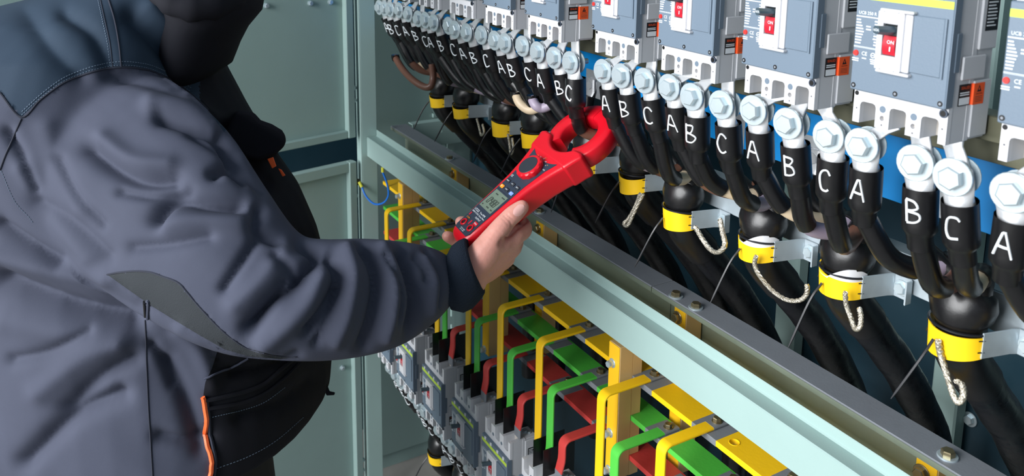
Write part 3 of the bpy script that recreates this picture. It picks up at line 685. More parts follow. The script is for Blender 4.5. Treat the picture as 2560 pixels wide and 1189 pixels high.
# earth wire between door and frame
root = empty('earth_wire', p); tag(root, 'blue earth wire looping from the lower door stud to the frame', 'wire')
D0 = (p-CAM).dot(fw)-.02
W_ = [at(x, y, D0-.03*k/5)-p for k, (x, y) in enumerate(((898, 455), (905, 468), (915, 490), (935, 509), (958, 507), (971, 488), (968, 460), (957, 430)))]
b = MB(); b.tube(bez(W_, 6), .0028, 8); b.build('lead', 'blue_wire', root)
b = MB(); b.tube(W_[:2], .0045, 8); b.build('ferrule', 'yg', root); b = MB(); b.tube([W_[-1], W_[-1]+V((0, 0, .015))], .0045, 8); b.build('ferrule', 'yg', root)
# added dark box behind the doors so the slot between them reads dark
b = MB(); b.box(-2.1, -1.62, -3.2, .6, FLOOR, 1.2); tag(b.build('wall_dark_backing', 'teal_back'), kind='structure')
# ================================================================== clamp meter
O_M = at(1153.6, 575.6, 1.35)
ai = V((.77, .64)).normalized(); aimg = rt*ai.x+up*ai.y; perp = rt*ai.y-up*ai.x
af = .22; a_ = aimg*math.sqrt(1-af*af)+fw*af
qf = -.86; pf = -qf*af/math.sqrt(1-af*af); wp = math.sqrt(1-qf*qf-pf*pf)
w_ = perp*wp+aimg*pf+fw*qf; n_ = w_.cross(a_)
MM = Matrix((w_, a_, n_)).transposed().to_4x4(); MM.translation = O_M
def LM(v, u_, n): return MM @ V((v, u_, n))
meter = empty('clamp_meter'); tag(meter, 'red clamp meter in the worker\'s hand with its jaws around a cable', 'meter')
meter.matrix_world = MM
def srect(u_, hw, n0, n1, r, k=6, dv=0):
    pts = []
    for cx, cy, a0 in ((hw-r, n1-r, 0), (-hw+r, n1-r, 90), (-hw+r, n0+r, 180), (hw-r, n0+r, 270)):
        for i in range(k): a = math.radians(a0+90*i/(k-1)); pts.append(V((cx+r*math.cos(a)+dv, u_, cy+r*math.sin(a))))
    return pts
b = MB(); R = []
for (u_, hw, n0, n1, r) in ((-.0165, .012, -.030, -.012, .008), (-.0145, .019, -.036, -.006, .010), (-.010, .0245, -.040, -.0015, .011), (-.003, .0275, -.043, 0, .009), (.03, .0300, -.044, 0, .007), (.08, .0325, -.044, 0, .007), (.12, .0365, -.044, 0, .007), (.15, .043, -.044, 0, .007), (.172, .050, -.044, .0, .007), (.186, .056, -.044, .0, .007)):
    R.append(srect(u_, hw, n0, n1, r))
b.rings(R); b.build('body', 'meter_red', meter, ang=50)
# flared collar with concave mouth
UC, ri_u, ri_v, ro_u, ro_v = .252, .034, .036, .066, .064
out = [(-.056, .180)]+[(.064*math.cos(t), .0)for t in ()]
poly = [(-.0565, .182), (.0565, .182), (.0625, .204), (.068, .216), (.058, .222)]
poly += [(.050*math.cos(math.radians(t)), .252+.050*math.sin(math.radians(t))) for t in range(-38, -145, -8)]
poly += [(-.058, .222), (-.068, .216), (-.0625, .204)]
b = MB(); b.prism(poly, lambda v, u_, n: V((v, u_, n)), -.0450, .0014)
me = b.mesh('collar', 'meter_red', ang=30); col_o = link('collar', me, meter); bv = col_o.modifiers.new('b', 'BEVEL'); bv.width = .005; bv.segments = 3; bv.limit_method = 'ANGLE'
def jaw(t0, t1):
    b = MB(); R = []; N = 26
    for k in range(N+1):
        t = math.radians(t0+(t1-t0)*k/N); c, s = math.cos(t), math.sin(t); e = 2.0
        po = V((ro_v*c, UC+ro_u*s, 0)); pi_ = V((ri_v*c, UC+ri_u*s, 0)); sl = (po-pi_).normalized(); cb = .003
        n0, n1 = -.037, -.006
        R.append([pi_+sl*cb+V((0, 0, n1)), po-sl*cb+V((0, 0, n1)), po+V((0, 0, n1-cb)), po+V((0, 0, n0+cb)), po-sl*cb+V((0, 0, n0)), pi_+sl*cb+V((0, 0, n0)), pi_+V((0, 0, n0+cb)), pi_+V((0, 0, n1-cb))])
    b.rings(R); b.build('jaw', 'meter_red', meter, ang=50)
jaw(95.5, 232); jaw(94.5, -52)
# front panel
pl = [(-.020, -.002), (.020, -.002), (.0235, .004), (.0245, .06), (.0255, .12), (.031, .160), (.0385, .182)]
pl += [(x, .182-.010*(1-(x/.0385)**2)) for x in (.028, .016, 0, -.016, -.028)]+[(-.0385, .182), (-.031, .160), (-.0255, .12), (-.0245, .06), (-.0235, .004)]
b = MB(); b.prism(pl, lambda v, u_, n: V((v, u_, n)), -.0005, .0006); b.build('front_panel', 'meter_panel', meter, smooth=False); pan = meter.children[-1]
b = MB(); b.box(-.0225, .0225, .0455, .0905, .0004, .0014, m=0, b=.0004); b.box(-.0205, .0205, .050, .0880, .0014, .0017, m=1); b.build('display', ['meter_panel', 'lcd'], meter); lcd = meter.children[-1]
X_, Y_ = V((1, 0, 0)), V((0, 1, 0)); zt = .0017
SEG = {'0': 'abcdef', '4': 'bcfg', '8': 'abcdefg'}
def seg7(b, ch, x, y, w2, h, t):
    sk = .18
    S = {'a': ((0, h), (w2, h)), 'g': ((0, h/2), (w2, h/2)), 'd': ((0, 0), (w2, 0)), 'b': ((w2, h/2), (w2, h)), 'c': ((w2, 0), (w2, h/2)), 'e': ((0, 0), (0, h/2)), 'f': ((0, h/2), (0, h))}
    for k in SEG[ch]:
        p, q = S[k]; p, q = V((x+p[0]+p[1]*sk, y+p[1], zt+.0003)), V((x+q[0]+q[1]*sk, y+q[1], zt+.0003)); d = (q-p).normalized(); b.tube([p+d*.0003, q-d*.0003], t, 4, flat=.5)
b = MB()
for k, ch in enumerate('0488'): seg7(b, ch, -.0135+k*.0072, .0605, .0046, .0125, .0007)
b.box(.0066, .0076, .0600, .0610, zt, zt+.0004)
for (x, y, s) in ((-.012, .0805, 4), (.008, .0815, 5), (-.017, .0535, 2), (-.002, .0540, 4), (.012, .0540, 3)):
    for q in range(s): b.box(x+q*.0021, x+q*.0021+.0014, y, y+.0022, zt, zt+.0002)
b.build('digit', 'lcd_ink', lcd); lcd.children[-1]['kind'] = 'stuff'
b = MB()
b.text('UT222', (-.0135, .0410, .0008), X_, Y_, .0058); b.text('True RMS', (.0075, .0410, .0008), X_, Y_, .0046); b.text('2000A AC/DC Clamp Meter', (0, .0362, .0008), X_, Y_, .0037); b.text('OUTPUT', (.0075, .0305, .0008), X_, Y_, .0044)
b.text('CE', (-.0215, .1215, .0008), X_, Y_, .0055); b.text('CAT III 1000V', (0, .0035, .0008), X_, Y_, .0025); b.text('CAT IV 600V', (0, .0008, .0008), X_, Y_, .0025)
for k, t in enumerate(('OFF', 'A~', 'A=', 'Hz', 'V~', 'V=', '\u03a9', 'mV', 'V', 'Hz%')):
    a = math.radians(205-k*20); b.text(t, (.0285*math.cos(a), .150+.0270*math.sin(a), .0008), X_, Y_, .0034)
b.build('print', 'print_white', pan)
b = MB(); b.text('COM', (-.0135, .0225, .0012), X_, Y_, .0044, m=1); b.box(-.0180, -.0090, .0200, .0250, .0006, .0010, m=0)
for k in range(5):
    a = math.radians(190-k*36); b.text('Hz', (.0335*math.cos(a), .150+.0300*math.sin(a), .0008), X_, Y_, .0026, m=1)
b.build('orange_print', ['sticker_black', 'print_orange'], pan)
b = MB(); b.box(.0080, .0185, .0195, .0262, .0006, .0010, m=0); b.text('V\u03a9Hz', (.0132, .0230, .0010), X_, Y_, .0036, m=1); b.build('red_print', ['meter_red', 'print_white'], pan)
for x in (-.0125, .0125):
    b = MB(); b.washer((x, .0125, .0004), (0, 0, 1), .0042, .0066, .0022, m=0); b.cyl((x, .0125, .0005), (x, .0125, .0008), .0042, n=16, m=1); b.build('socket', ['meter_red', 'hole'], meter)
for (x0, x1, y0, y1) in ((-.0200, -.0170, .0265, .0330), (-.0015, .0015, .0150, .0235)):
    b = MB(); b.box(x0, x1, y0, y1, .0005, .0016, b=.0006); b.build('slot', 'rocker_red', meter)
# dial
b = MB(); R = []; n = 48
for (rr, z) in ((.0235, .0005), (.0240, .003), (.0238, .0085), (.0215, .0105), (.0180, .0108)):
    R.append([V((rr*(1-.035*(k % 4 < 2)*(rr > .023))*math.cos(2*math.pi*k/n), .150+rr*(1-.035*(k % 4 < 2)*(rr > .023))*math.sin(2*math.pi*k/n), z)) for k in range(n)])
b.rings(R); b.build('dial', 'meter_red', meter, ang=40); dl = meter.children[-1]
b = MB(); b.cyl((0, .150, .0106), (0, .150, .0114), .0178, .0172, n=32); b.build('cap', 'meter_black', dl)
for j, (y, ms) in enumerate(((.0975, ('btn_orange', 'meter_black', 'btn_blue')), (.1105, ('meter_black', 'meter_black', 'meter_black')))):
    for k, m_ in enumerate(ms):
        x = (-.0165, 0, .0165)[k]; b = MB(); b.box(x-.0050, x+.0050, y-.0034, y+.0034, .0004, .0028, m=0, b=.0012); b.text(('SEL', 'MAX', 'REL')[k] if j == 0 else ('HOLD', 'Hz%', 'ZERO')[k], (x, y, .0028), X_, Y_, .0028, m=1); b.build('button', [m_, 'print_white'], meter)
# ================================================================== worker
person = empty('person', (0, 0, 0)); tag(person, 'worker in a grey-blue padded work jacket holding the red clamp meter', 'person')
VW = lambda x, y: rt*x-up*y
def remesh(mb, vox, name):
    me = mb.mesh(name, 'skin', smooth=False); ob = link(name, me); md = ob.modifiers.new('r', 'REMESH'); md.mode = 'VOXEL'; md.voxel_size = vox
    dg = bpy.context.evaluated_depsgraph_get(); out = bpy.data.meshes.new_from_object(ob.evaluated_get(dg)); bpy.data.objects.remove(ob); return out
def npmesh(me):
    co = np.empty(len(me.vertices)*3); me.vertices.foreach_get('co', co); return co.reshape(-1, 3)
def smooth_np(me, it=3, f=.5):
    co = npmesh(me); ed = np.empty(len(me.edges)*2, dtype=np.int64); me.edges.foreach_get('vertices', ed); ed = ed.reshape(-1, 2)
    for _ in range(it):
        s = np.zeros_like(co); c = np.zeros(len(co)); np.add.at(s, ed[:, 0], co[ed[:, 1]]); np.add.at(s, ed[:, 1], co[ed[:, 0]]); np.add.at(c, ed[:, 0], 1); np.add.at(c, ed[:, 1], 1)
        co = co*(1-f)+f*s/np.maximum(c, 1)[:, None]
    me.vertices.foreach_set('co', co.ravel()); me.update(); return co
NF, NR, NU, NC = [np.array(v) for v in (fw, rt, up, CAM)]
def pxof(co):
    d = co-NC; z = d@NF; return np.stack([CX+FPX*(d@NR)/z, CY-FPX*(d@NU)/z], 1)
def segdist(P, poly):
    best = np.full(len(P), 1e9); near = np.zeros_like(P)
    for (a, c) in zip(poly[:-1], poly[1:]):
        a = np.array(a, float); c = np.array(c, float); d = c-a; t = np.clip(((P-a)@d)/(d@d), 0, 1); q = a+t[:, None]*d; r = np.hypot(*(P-q).T); m = r < best; best[m] = r[m]; near[m] = q[m]
    return best, near
def inpoly(P, poly):
    x, y = P[:, 0], P[:, 1]; ins = np.zeros(len(P), bool); n = len(poly)
    for i in range(n):
        x1, y1 = poly[i]; x2, y2 = poly[(i+1) % n]
        c = ((y1 > y) != (y2 > y)) & (x < (x2-x1)*(y-y1)/((y2-y1) if y2 != y1 else 1e-9)+x1); ins ^= c
    return ins
# --- jacket volumes
JT = MB()
ra = math.radians(-12); rh = V((math.cos(YAW), math.sin(YAW), 0)); fh = V((-math.sin(YAW), math.cos(YAW), 0))
e1 = rh*math.cos(ra)+fh*math.sin(ra); e2 = fh*math.cos(ra)-rh*math.sin(ra); DT = 1.45
R = []
for (py, xf, xb, bb) in ((1000, 800, 0, .25), (985, 808, -10, .258), (940, 812, -30, .262), (850, 812, -50, .262), (700, 800, -70, .262), (600, 775, -90, .26), (500, 728, -110, .26), (400, 650, -120, .26), (290, 578, -130, .26), (190, 522, -140, .255), (100, 520, -110, .235), (30, 515, -40, .19), (-20, 510, 160, .14), (-60, 510, 300, .095)):
    ext = (xf-xb)/2*DT/FPX; sn = math.sin(ra); a = math.sqrt(max(.004, ext*ext-(bb*sn)**2))/math.cos(ra); c = at((xf+xb)/2, py, DT)
    R.append([c+e1*(a*math.copysign(abs(math.cos(t))**.85, math.cos(t)))+e2*(bb*math.copysign(abs(math.sin(t))**.85, math.sin(t))) for t in [2*math.pi*k/40 for k in range(40)]])
JT.rings(R)
SL = [((290, 150), (40, 330), 1.36, .08), ((330, 168), (0, 420), 1.33, .09), ((440, 215), (100, 570), 1.28, .10), ((560, 325), (240, 690), 1.23, .10), ((650, 460), (385, 790), 1.19, .095), ((735, 580), (550, 868), 1.17, .088), ((800, 600), (715, 892), 1.17, .082), ((900, 598), (870, 890), 1.20, .078), ((1000, 605), (1000, 860), 1.235, .07), ((1070, 618), (1085, 805), 1.265, .058), ((1108, 634), (1122, 768), 1.285, .045), ((1122, 645), (1138, 745), 1.29, .036)]
R = []
for (tp, bt, d, hd) in SL:
    cx, cy = (tp[0]+bt[0])/2, (tp[1]+bt[1])/2; c = at(cx, cy, d); ex, ey = (tp[0]-bt[0])/2, (tp[1]-bt[1])/2
    R.append([c+VW(ex, ey)*(d/FPX*math.cos(t))-fw*(hd*math.sin(t)) for t in [2*math.pi*k/36 for k in range(36)]])
SA = []                                            # sleeve axis samples: centre, half-width vector, half depth
for i in range((len(SL)-1)*6+1):
    k = min(i//6, len(SL)-2); f = i/6-k; tp, bt, d, hd = [(np.array(p)*(1-f)+np.array(q)*f) for p, q in zip(SL[k], SL[k+1])]
    d = float(d); SA.append((np.array(at(*((tp+bt)/2), d)), np.array(VW(*((tp-bt)/2)))*d/FPX, float(hd)))
R2 = []                                            # refine along the arm
for j in range(36):
    R2.append(bez([r[j] for r in R], 4))
JT.rings([[R2[j][i] for j in range(36)] for i in range(len(R2[0]))])
LS = [((345, 130), 1.66, .085), ((350, 300), 1.72, .085), ((400, 520), 1.73, .075), ((470, 740), 1.70, .065), ((520, 900), 1.66, .05)]
JT.tube(bez([at(x, y, d) for (x, y), d, r in LS], 4), [float(np.interp(k/4, range(5), [r for _, _, r in LS])) for k in range(17)], 20)
jm = remesh(JT, .0046, 'jacket'); co = smooth_np(jm, 5, .5)
P = pxof(co); nrm = np.empty(len(co)*3); jm.vertices.foreach_get('normal', nrm); nrm = nrm.reshape(-1, 3)
vd = NC-co; vd /= np.linalg.norm(vd, axis=1)[:, None]; facing = np.clip((nrm*vd).sum(1), 0, 1)
FOLDS = [  # polyline px, width px, depth m (minus = valley, plus = ridge)
 ([(757, 604), (790, 640), (735, 715), (676, 755), (622, 822)], 20, -.013), ([(800, 690), (770, 760), (700, 830), (660, 860)], 26, .007),
 ([(700, 640), (660, 700), (590, 760)], 30, .007), ([(827, 640), (845, 700), (815, 770), (770, 830)], 17, -.010), ([(868, 625), (885, 690), (870, 780), (840, 850)], 20, .007),
 ([(905, 612), (935, 660), (945, 720), (930, 800), (905, 870)], 16, -.010), ([(955, 620), (982, 680), (985, 760), (965, 840)], 18, .008),
 ([(1000, 625), (1030, 690), (1040, 760), (1022, 850)], 14, -.011), ([(1060, 650), (1085, 710), (1082, 780)], 16, .006), ([(1040, 640), (1062, 672), (1070, 700)], 10, -.005),
 ([(272, 188), (353, 200), (454, 226)], 18, -.006), ([(404, 293), (470, 308), (540, 330), (595, 375)], 20, -.010), ([(380, 260), (470, 270), (550, 310)], 24, .007),
 ([(222, 373), (282, 419), (353, 452), (429, 446)], 26, -.010), ([(260, 350), (330, 400), (420, 415)], 26, .007), ([(535, 434), (565, 418), (600, 432)], 15, -.009),
 ([(393, 548), (415, 512), (450, 499), (520, 508), (600, 512)], 22, -.012), ([(420, 560), (500, 548), (600, 555)], 28, .007), ([(650, 520), (640, 570), (690, 600)], 18, -.008),
 ([(100, 500), (180, 560), (260, 640)], 26, -.007), ([(60, 420), (140, 540), (220, 640)], 26, .006), ([(120, 320), (150, 420), (200, 520)], 30, .004),
 ([(0, 700), (90, 735), (200, 770), (330, 790)], 34, -.014), ([(0, 640), (120, 670), (260, 700)], 30, .008), ([(20, 800), (150, 830), (300, 850)], 40, .006),
 ([(60, 1154), (177, 1043), (300, 985)], 26, -.010), ([(166, 1018), (240, 950), (330, 895)], 24, -.008), ([(100, 980), (200, 900), (300, 860)], 30, .006),
 ([(420, 900), (450, 960), (480, 1040), (500, 1120)], 24, -.007), ([(400, 1090), (460, 1100), (520, 1090)], 20, -.006), ([(450, 830), (500, 880), (530, 960)], 24, .006),
 ([(60, 20), (120, 110), (200, 190)], 36, -.005), ([(160, 30), (230, 80), (270, 150)], 24, -.006), ([(330, 40), (400, 110), (470, 190)], 30, -.010), ([(380, 20), (450, 90), (520, 170)], 28, .008),
 ([(560, 330), (600, 400), (660, 470)], 16, -.010), ([(690, 640), (740, 690)], 16, -.006), ([(640, 600), (600, 660), (560, 720)], 14, -.006), ([(710, 700), (660, 780), (630, 830)], 10, -.006), ([(850, 720), (820, 800), (790, 860)], 9, -.005), ([(960, 640), (1005, 720), (1000, 800)], 8, -.005), ([(1065, 625), (1100, 690), (1098, 760)], 9, -.006), ([(480, 330), (560, 380), (610, 450)], 13, -.006), ([(300, 480), (380, 490), (470, 475)], 14, -.005), ([(150, 400), (190, 480), (250, 560)], 16, -.005), ([(330, 620), (420, 610), (520, 590)], 18, -.005), ([(30, 900), (120, 880), (220, 830)], 18, -.005), ([(380, 860), (410, 900), (430, 960)], 12, -.005), ([(20, 330), (60, 400), (90, 470)], 16, -.006), ([(0, 560), (60, 600), (150, 650)], 18, -.007), ([(580, 930), (660, 920), (740, 890)], 14, -.006), ([(600, 1040), (700, 1010), (780, 950)], 22, -.006)]
disp = np.zeros(len(co))
for pl_, wd, dp in FOLDS:
    pl2 = [tuple(p)[:2] for p in bez([V((x, y, 0)) for x, y in pl_], 5)]; d, _ = segdist(P, pl2); disp += (2.1*dp*np.exp(-(d/(wd*.85))**1.5) if dp < 0 else 1.5*dp*np.exp(-(d/(wd*.95))**2))
q_ = co@np.array([[9., 31, 17], [27, -13, 21], [-19, 11, 33]]).T
disp += .0016*np.sin(q_[:, 0]+2*np.sin(q_[:, 1]*.7))*np.sin(q_[:, 2]+1.5*np.sin(q_[:, 0]*.6))
disp *= np.clip(facing*2.2-.2, 0, 1)
co = co+nrm*disp[:, None]; jm.vertices.foreach_set('co', co.ravel()); jm.update()
co = smooth_np(jm, 1, .25); P = pxof(co)
SEAM_YOKE = [(-160, 60), (-60, 160), (0, 232), (53, 293), (100, 250), (151, 212), (195, 192), (242, 177), (303, 168), (363, 174), (400, 187), (429, 202), (480, 237), (520, 275), (560, 330)]
YOKE = SEAM_YOKE+[(640, 200), (640, -400), (-160, -400)]
CHEST = [(480, 40), (495, 120), (500, 237), (500, 330), (505, 450), (540, 560), (560, 640), (950, 640), (950, -400), (400, -400)]
FRONT = [(560, 845), (545, 872), (530, 920), (513, 955), (508, 990), (515, 1050), (520, 1100), (530, 1160), (524, 1260), (1000, 1260), (1000, 840), (700, 845)]
ARMP = [(268, 686), (300, 680), (340, 677), (375, 680), (405, 690), (445, 706), (470, 733), (500, 768), (545, 815), (580, 845), (620, 870), (680, 886), (740, 892), (700, 897), (620, 890), (560, 872), (500, 838), (430, 796), (380, 765), (330, 730)]
front = facing > .02
for poly in (SEAM_YOKE, ARMP+ARMP[:1], FRONT[:9]):
    d, near = segdist(P, poly); m = (d < 5) & front
    dz = (co-NC)@NF; mv = (near-P)*(dz/FPX)[:, None]; co[m] += (mv[m, 0:1]*NR-mv[m, 1:2]*NU)
jm.vertices.foreach_set('co', co.ravel()); jm.update(); P = pxof(co)
np_ = len(jm.polygons); cen = np.empty(np_*3); jm.polygons.foreach_get('center', cen); cen = cen.reshape(-1, 3); pn = np.empty(np_*3); jm.polygons.foreach_get('normal', pn); pn = pn.reshape(-1, 3)
PC = pxof(cen); fr = ((NC-cen)*pn).sum(1) > -.0
mi = np.zeros(np_, int); zsh = at(300, 175, 1.35).z
mi[(~fr) & (cen[:, 2] > zsh)] = 1
sc = np.array([q[0] for q in SA]); best = np.full(np_, 1e9); bi = np.zeros(np_, int)
for k in range(len(SA)):
    dd_ = ((cen-sc[k])**2).sum(1); m = dd_ < best; best[m] = dd_[m]; bi[m] = k
ev = np.array([q[1] for q in SA]); hd2 = np.array([q[2] for q in SA]); of = cen-sc[bi]; e2n = (ev**2).sum(1)
qv = np.hypot((of*ev[bi]).sum(1)/e2n[bi], (of@NF)/hd2[bi]); slv = qv < 1.24
mi[fr & inpoly(PC, YOKE)] = 1; mi[(~slv) & inpoly(PC, CHEST)] = 2; mi[(~slv) & inpoly(PC, FRONT)] = 2; mi[fr & inpoly(PC, ARMP)] = 3
jm.materials.clear()
for q in ('jacket', 'yoke', 'jacket_black', 'panel_black'): jm.materials.append(MATS[q])
jm.polygons.foreach_set('material_index', mi); jm.polygons.foreach_set('use_smooth', [True]*np_)
jacket = link('jacket', jm, person)
BV = BVHTree.FromPolygons([tuple(v) for v in co], [tuple(p.vertices) for p in jm.polygons])
def surf(x, y, lift=.001):
    d = ray(x, y).normalized(); h = BV.ray_cast(CAM, d)
    if h[0] is None: return None
    return h[0]+h[1]*lift
def seam(pts, r, m, name, lift=.0004, dash=0, n=6, par=jacket):
    B = bez([V((x, y, 0)) for x, y in pts], n); Q = [surf(p.x, p.y, lift) for p in B]; Q = [q for q in Q if q is not None]; b = MB()
    run = [Q[0]]; runs = []
    for q in Q[1:]:
        if (q-run[-1]).length > .04: runs.append(run); run = [q]
        else: run.append(q)
    runs.append(run)
    if not dash: runs = [max(runs, key=len)]
    for q in runs:
        if len(q) < 2: continue
        if not dash: b.tube(q, r, 6)
        else:
            L = [0]
            for i in range(1, len(q)): L.append(L[-1]+(q[i]-q[i-1]).length)
            t = 0
            while t+dash < L[-1]:
                f = lambda s: V(tuple(float(np.interp(s, L, [p[k] for p in q])) for k in range(3)))
                b.tube([f(t), f(t+dash*.55)], r, 4); t += dash
    if b.v:
        o = b.build(name, m, par)
        if dash: o['kind'] = 'stuff'
        return o
seam(SEAM_YOKE[2:14], .0016, 'seam', 'armhole_seam'); off = lambda pts, dx, dy: [(x+dx, y+dy) for x, y in pts]
seam(off(SEAM_YOKE[3:13], 2, -14), .0006, 'thread', 'stitching', dash=.0042); seam(off(SEAM_YOKE[3:13], 1, -5), .0005, 'thread', 'stitching', dash=.0042)
seam([(250, -5), (262, 50), (275, 110), (282, 168)], .0007, 'seam', 'shoulder_seam'); seam([(270, -5), (286, 50), (297, 110), (303, 168)], .0014, 'seam', 'shoulder_seam')
seam([(244, -5), (256, 50), (269, 110), (276, 168)], .0005, 'thread', 'stitching', dash=.0042)
seam([(53, 297), (35, 340), (15, 385), (0, 425)], .0014, 'seam', 'sleeve_seam')
seam([(362, 745), (363, 800), (366, 900), (370, 1000), (376, 1100), (382, 1200)], .0012, 'seam', 'side_seam')
seam(ARMP[:13], .0012, 'seam', 'panel_seam')
seam([(0, 420), (35, 500), (70, 540), (85, 560)], .0005, 'thread', 'stitching', dash=.0042)
# pockets, zips, trims
seam([(362, 752), (364, 780), (366, 812)], .0020, 'black', 'pocket_zip', lift=.001)
b = MB()
def patch(poly, m, name, lift=.002, th=.003, par=jacket, bulge=0):
    pts = [surf(x, y, lift) for x, y in poly]
    if any(p is None for p in pts): return None
    c = sum(pts, V())/len(pts); nn = (CAM-c).normalized(); n = len(pts); vs = pts+[p-nn*(th+lift) for p in pts]; pc = surf(sum(p[0] for p in poly)/n, sum(p[1] for p in poly)/n, lift+bulge)
    vs = vs+[pc if pc else c]; fs = [(i, (i+1) % n, 2*n) for i in range(n)]+[(i, n+i, n+(i+1) % n, (i+1) % n) for i in range(n)]
    b = MB(); b.add(vs, fs); return b.build(name, m, par)
seam([(368, 752), (372, 755), (371, 780), (369, 812)], .0022, 'jacket', 'pocket_welt', lift=.001)
seam([(512, 945), (545, 930), (580, 915), (610, 900), (632, 886)], .0016, 'jacket', 'pocket_edge', lift=.002)
seam([(512, 1000), (560, 990), (610, 978), (660, 958), (700, 925), (735, 898)], .0034, 'jacket_black', 'pocket_band', lift=.002)
seam([(520, 1020), (570, 1012), (620, 1000), (665, 980), (705, 948), (745, 910)], .0030, 'jacket_black', 'pocket_band', lift=.002)
seam([(530, 1042), (600, 1025), (660, 1004), (715, 965)], .0006, 'thread', 'stitching', lift=.001, dash=.004)
seam([(508, 990), (512, 1020), (517, 1050), (515, 1080), (520, 1110), (528, 1145), (524, 1195)], .0036, 'orange_trim', 'orange_piping', lift=.003)
seam([(516, 1000), (522, 1040), (526, 1080), (532, 1110), (538, 1150), (534, 1195)], .0026, 'seam', 'pocket_piping', lift=.002)
seam([(540, 1170), (620, 1140), (690, 1100), (760, 1040)], .0006, 'thread', 'stitching', lift=.001, dash=.005)
# chest pocket flap: a thick folded flap standing off the chest
def slab(poly, d0, d1, m, name, par=jacket, bev=.004):
    b = MB(); n = len(poly); R = [[at(x, y, d) for x, y in poly] for d in (d0, d1)]
    b.rings(R); o = b.build(name, m, par, ang=40); bm_ = o.modifiers.new('b', 'BEVEL'); bm_.width = bev; bm_.segments = 3; bm_.limit_method = 'ANGLE'; return o
slab([(590, 275), (632, 278), (652, 300), (680, 310), (705, 325), (716, 343), (713, 364), (690, 385), (648, 402), (610, 395), (560, 340)], 1.40, 1.56, 'jacket_black', 'chest_flap', bev=.008)
slab([(668, 397), (683, 392), (691, 415), (680, 421)], 1.405, 1.44, 'orange_trim', 'orange_tab', bev=.001)
slab([(695, 420), (704, 424), (714, 438), (706, 441)], 1.43, 1.45, 'orange_trim', 'zip_pull', bev=.001)
slab([(806, 900), (811, 905), (818, 960), (824, 977), (838, 980), (836, 987), (816, 988), (808, 960)], 1.46, 1.50, 'jacket_black', 'front_placket', bev=.002)
# collar / hood rolled at the neck
b = MB(); R = []
for (cx, py, a, bb) in ((455, 215, .02, .05), (492, 165, .046, .085), (503, 115, .050, .095), (513, 72, .060, .10), (528, 30, .076, .105), (525, -20, .085, .11), (500, -80, .09, .115)):
    c = at(cx, py, DT-.02); R.append([c+e1*(a*math.cos(t))+e2*(bb*math.sin(t)) for t in [2*math.pi*k/32 for k in range(32)]])
b.rings(R, cap=False); co_ = b.build('collar', 'jacket_black', person, ang=80); sm = co_.modifiers.new('s', 'SOLIDIFY'); sm.thickness = .008; sm.offset = -1
b = MB(); hp = bez([at(630, -35, 1.44), at(560, 5, 1.37), at(470, 18, 1.33), at(390, -8, 1.34), at(330, -60, 1.46)], 5); b.tube(hp, [.010+.014*math.sin(math.pi*min(1, (k+2)/18))+.0025*math.sin(k*2.1) for k in range(len(hp))], 16); b.build('hood', 'jacket_black', person, ang=90)
# knit cuff
b = MB(); R = []; n = 90
for (tp, bt, d, hd) in (((1112, 650), (1130, 770), 1.288, .036), ((1128, 618), (1160, 776), 1.296, .044), ((1146, 604), (1182, 766), 1.302, .044), ((1160, 598), (1204, 742), 1.306, .041), ((1166, 600), (1212, 728), 1.308, .038), ((1164, 606), (1208, 722), 1.308, .034)):
    c = at((tp[0]+bt[0])/2, (tp[1]+bt[1])/2, d); ex, ey = (tp[0]-bt[0])/2, (tp[1]-bt[1])/2
    R.append([c+(VW(ex, ey)*(d/FPX*math.cos(t))-fw*(hd*math.sin(t)))*(1+.030*(k % 2)) for k, t in enumerate([2*math.pi*q/n for q in range(n)])])
b.rings(R); b.build('knit_cuff', 'knit', person, ang=80)
# --- body: head, neck, limbs (coarse) + right hand (fine)
HB = MB()
def chain(mb, pts, n=14, sub=5):
    q = bez([p for p, r in pts], sub); rr = [float(np.interp(k/sub, range(len(pts)), [r for p, r in pts])) for k in range(len(q))]
    c0, c1 = q[0], q[-1]; mb.tube(q, rr, n)
    for c, r, d in ((c0, rr[0], (q[0]-q[1]).normalized()), (c1, rr[-1], (q[-1]-q[-2]).normalized())):      # round ends
        mb.tube([c-d*r*.2, c+d*r*.45, c+d*r*.8, c+d*r*.97], [r, r*.88, r*.58, r*.2], n)
W0 = LM(.052, -.050, -.040)
chain(HB, [(at(1000, 735, 1.245), .028), (at(1080, 712, 1.275), .031), (W0, .0310), (LM(.050, -.030, -.040), .029)])
for K, r in (((.040, .060, -.048), .0165), ((.038, .044, -.064), .0165), ((.032, .026, -.076), .0160), ((.026, .006, -.082), .0150)):
    chain(HB, [(LM(.050, -.045, -.042), .022), (LM(*[(.048, -.02, -.045)[i]*.4+K[i]*.6 for i in range(3)]), .0195), (LM(*K), r)])
for ch_ in (((.040, .060, -.048, .0160), (.024, .080, -.063, .0135), (-.012, .084, -.061, .0125), (-.036, .078, -.044, .0105)),
            ((.038, .044, -.064, .0160), (.014, .058, -.073, .0140), (-.022, .056, -.064, .0125), (-.042, .050, -.036, .0105)),
            ((.032, .026, -.076, .0155), (.004, .034, -.077, .0135), (-.032, .030, -.060, .0125), (-.043, .020, -.036, .0115), (-.0425, .010, -.016, .0105)),
            ((.026, .006, -.082, .0145), (-.004, .003, -.076, .0125), (-.034, -.006, -.056, .0115), (-.044, -.016, -.036, .0108), (-.043, -.022, -.020, .0098))):
    chain(HB, [(LM(*p[:3]), p[3]) for p in ch_])
TH = ((.054, -.030, -.030, .027), (.056, .006, -.020, .0235), (.053, .036, -.012, .0180), (.0475, .062, -.010, .0150), (.0455, .078, -.011, .0150), (.0445, .094, -.012, .0125))
chain(HB, [(LM(*p[:3]), p[3]) for p in TH])
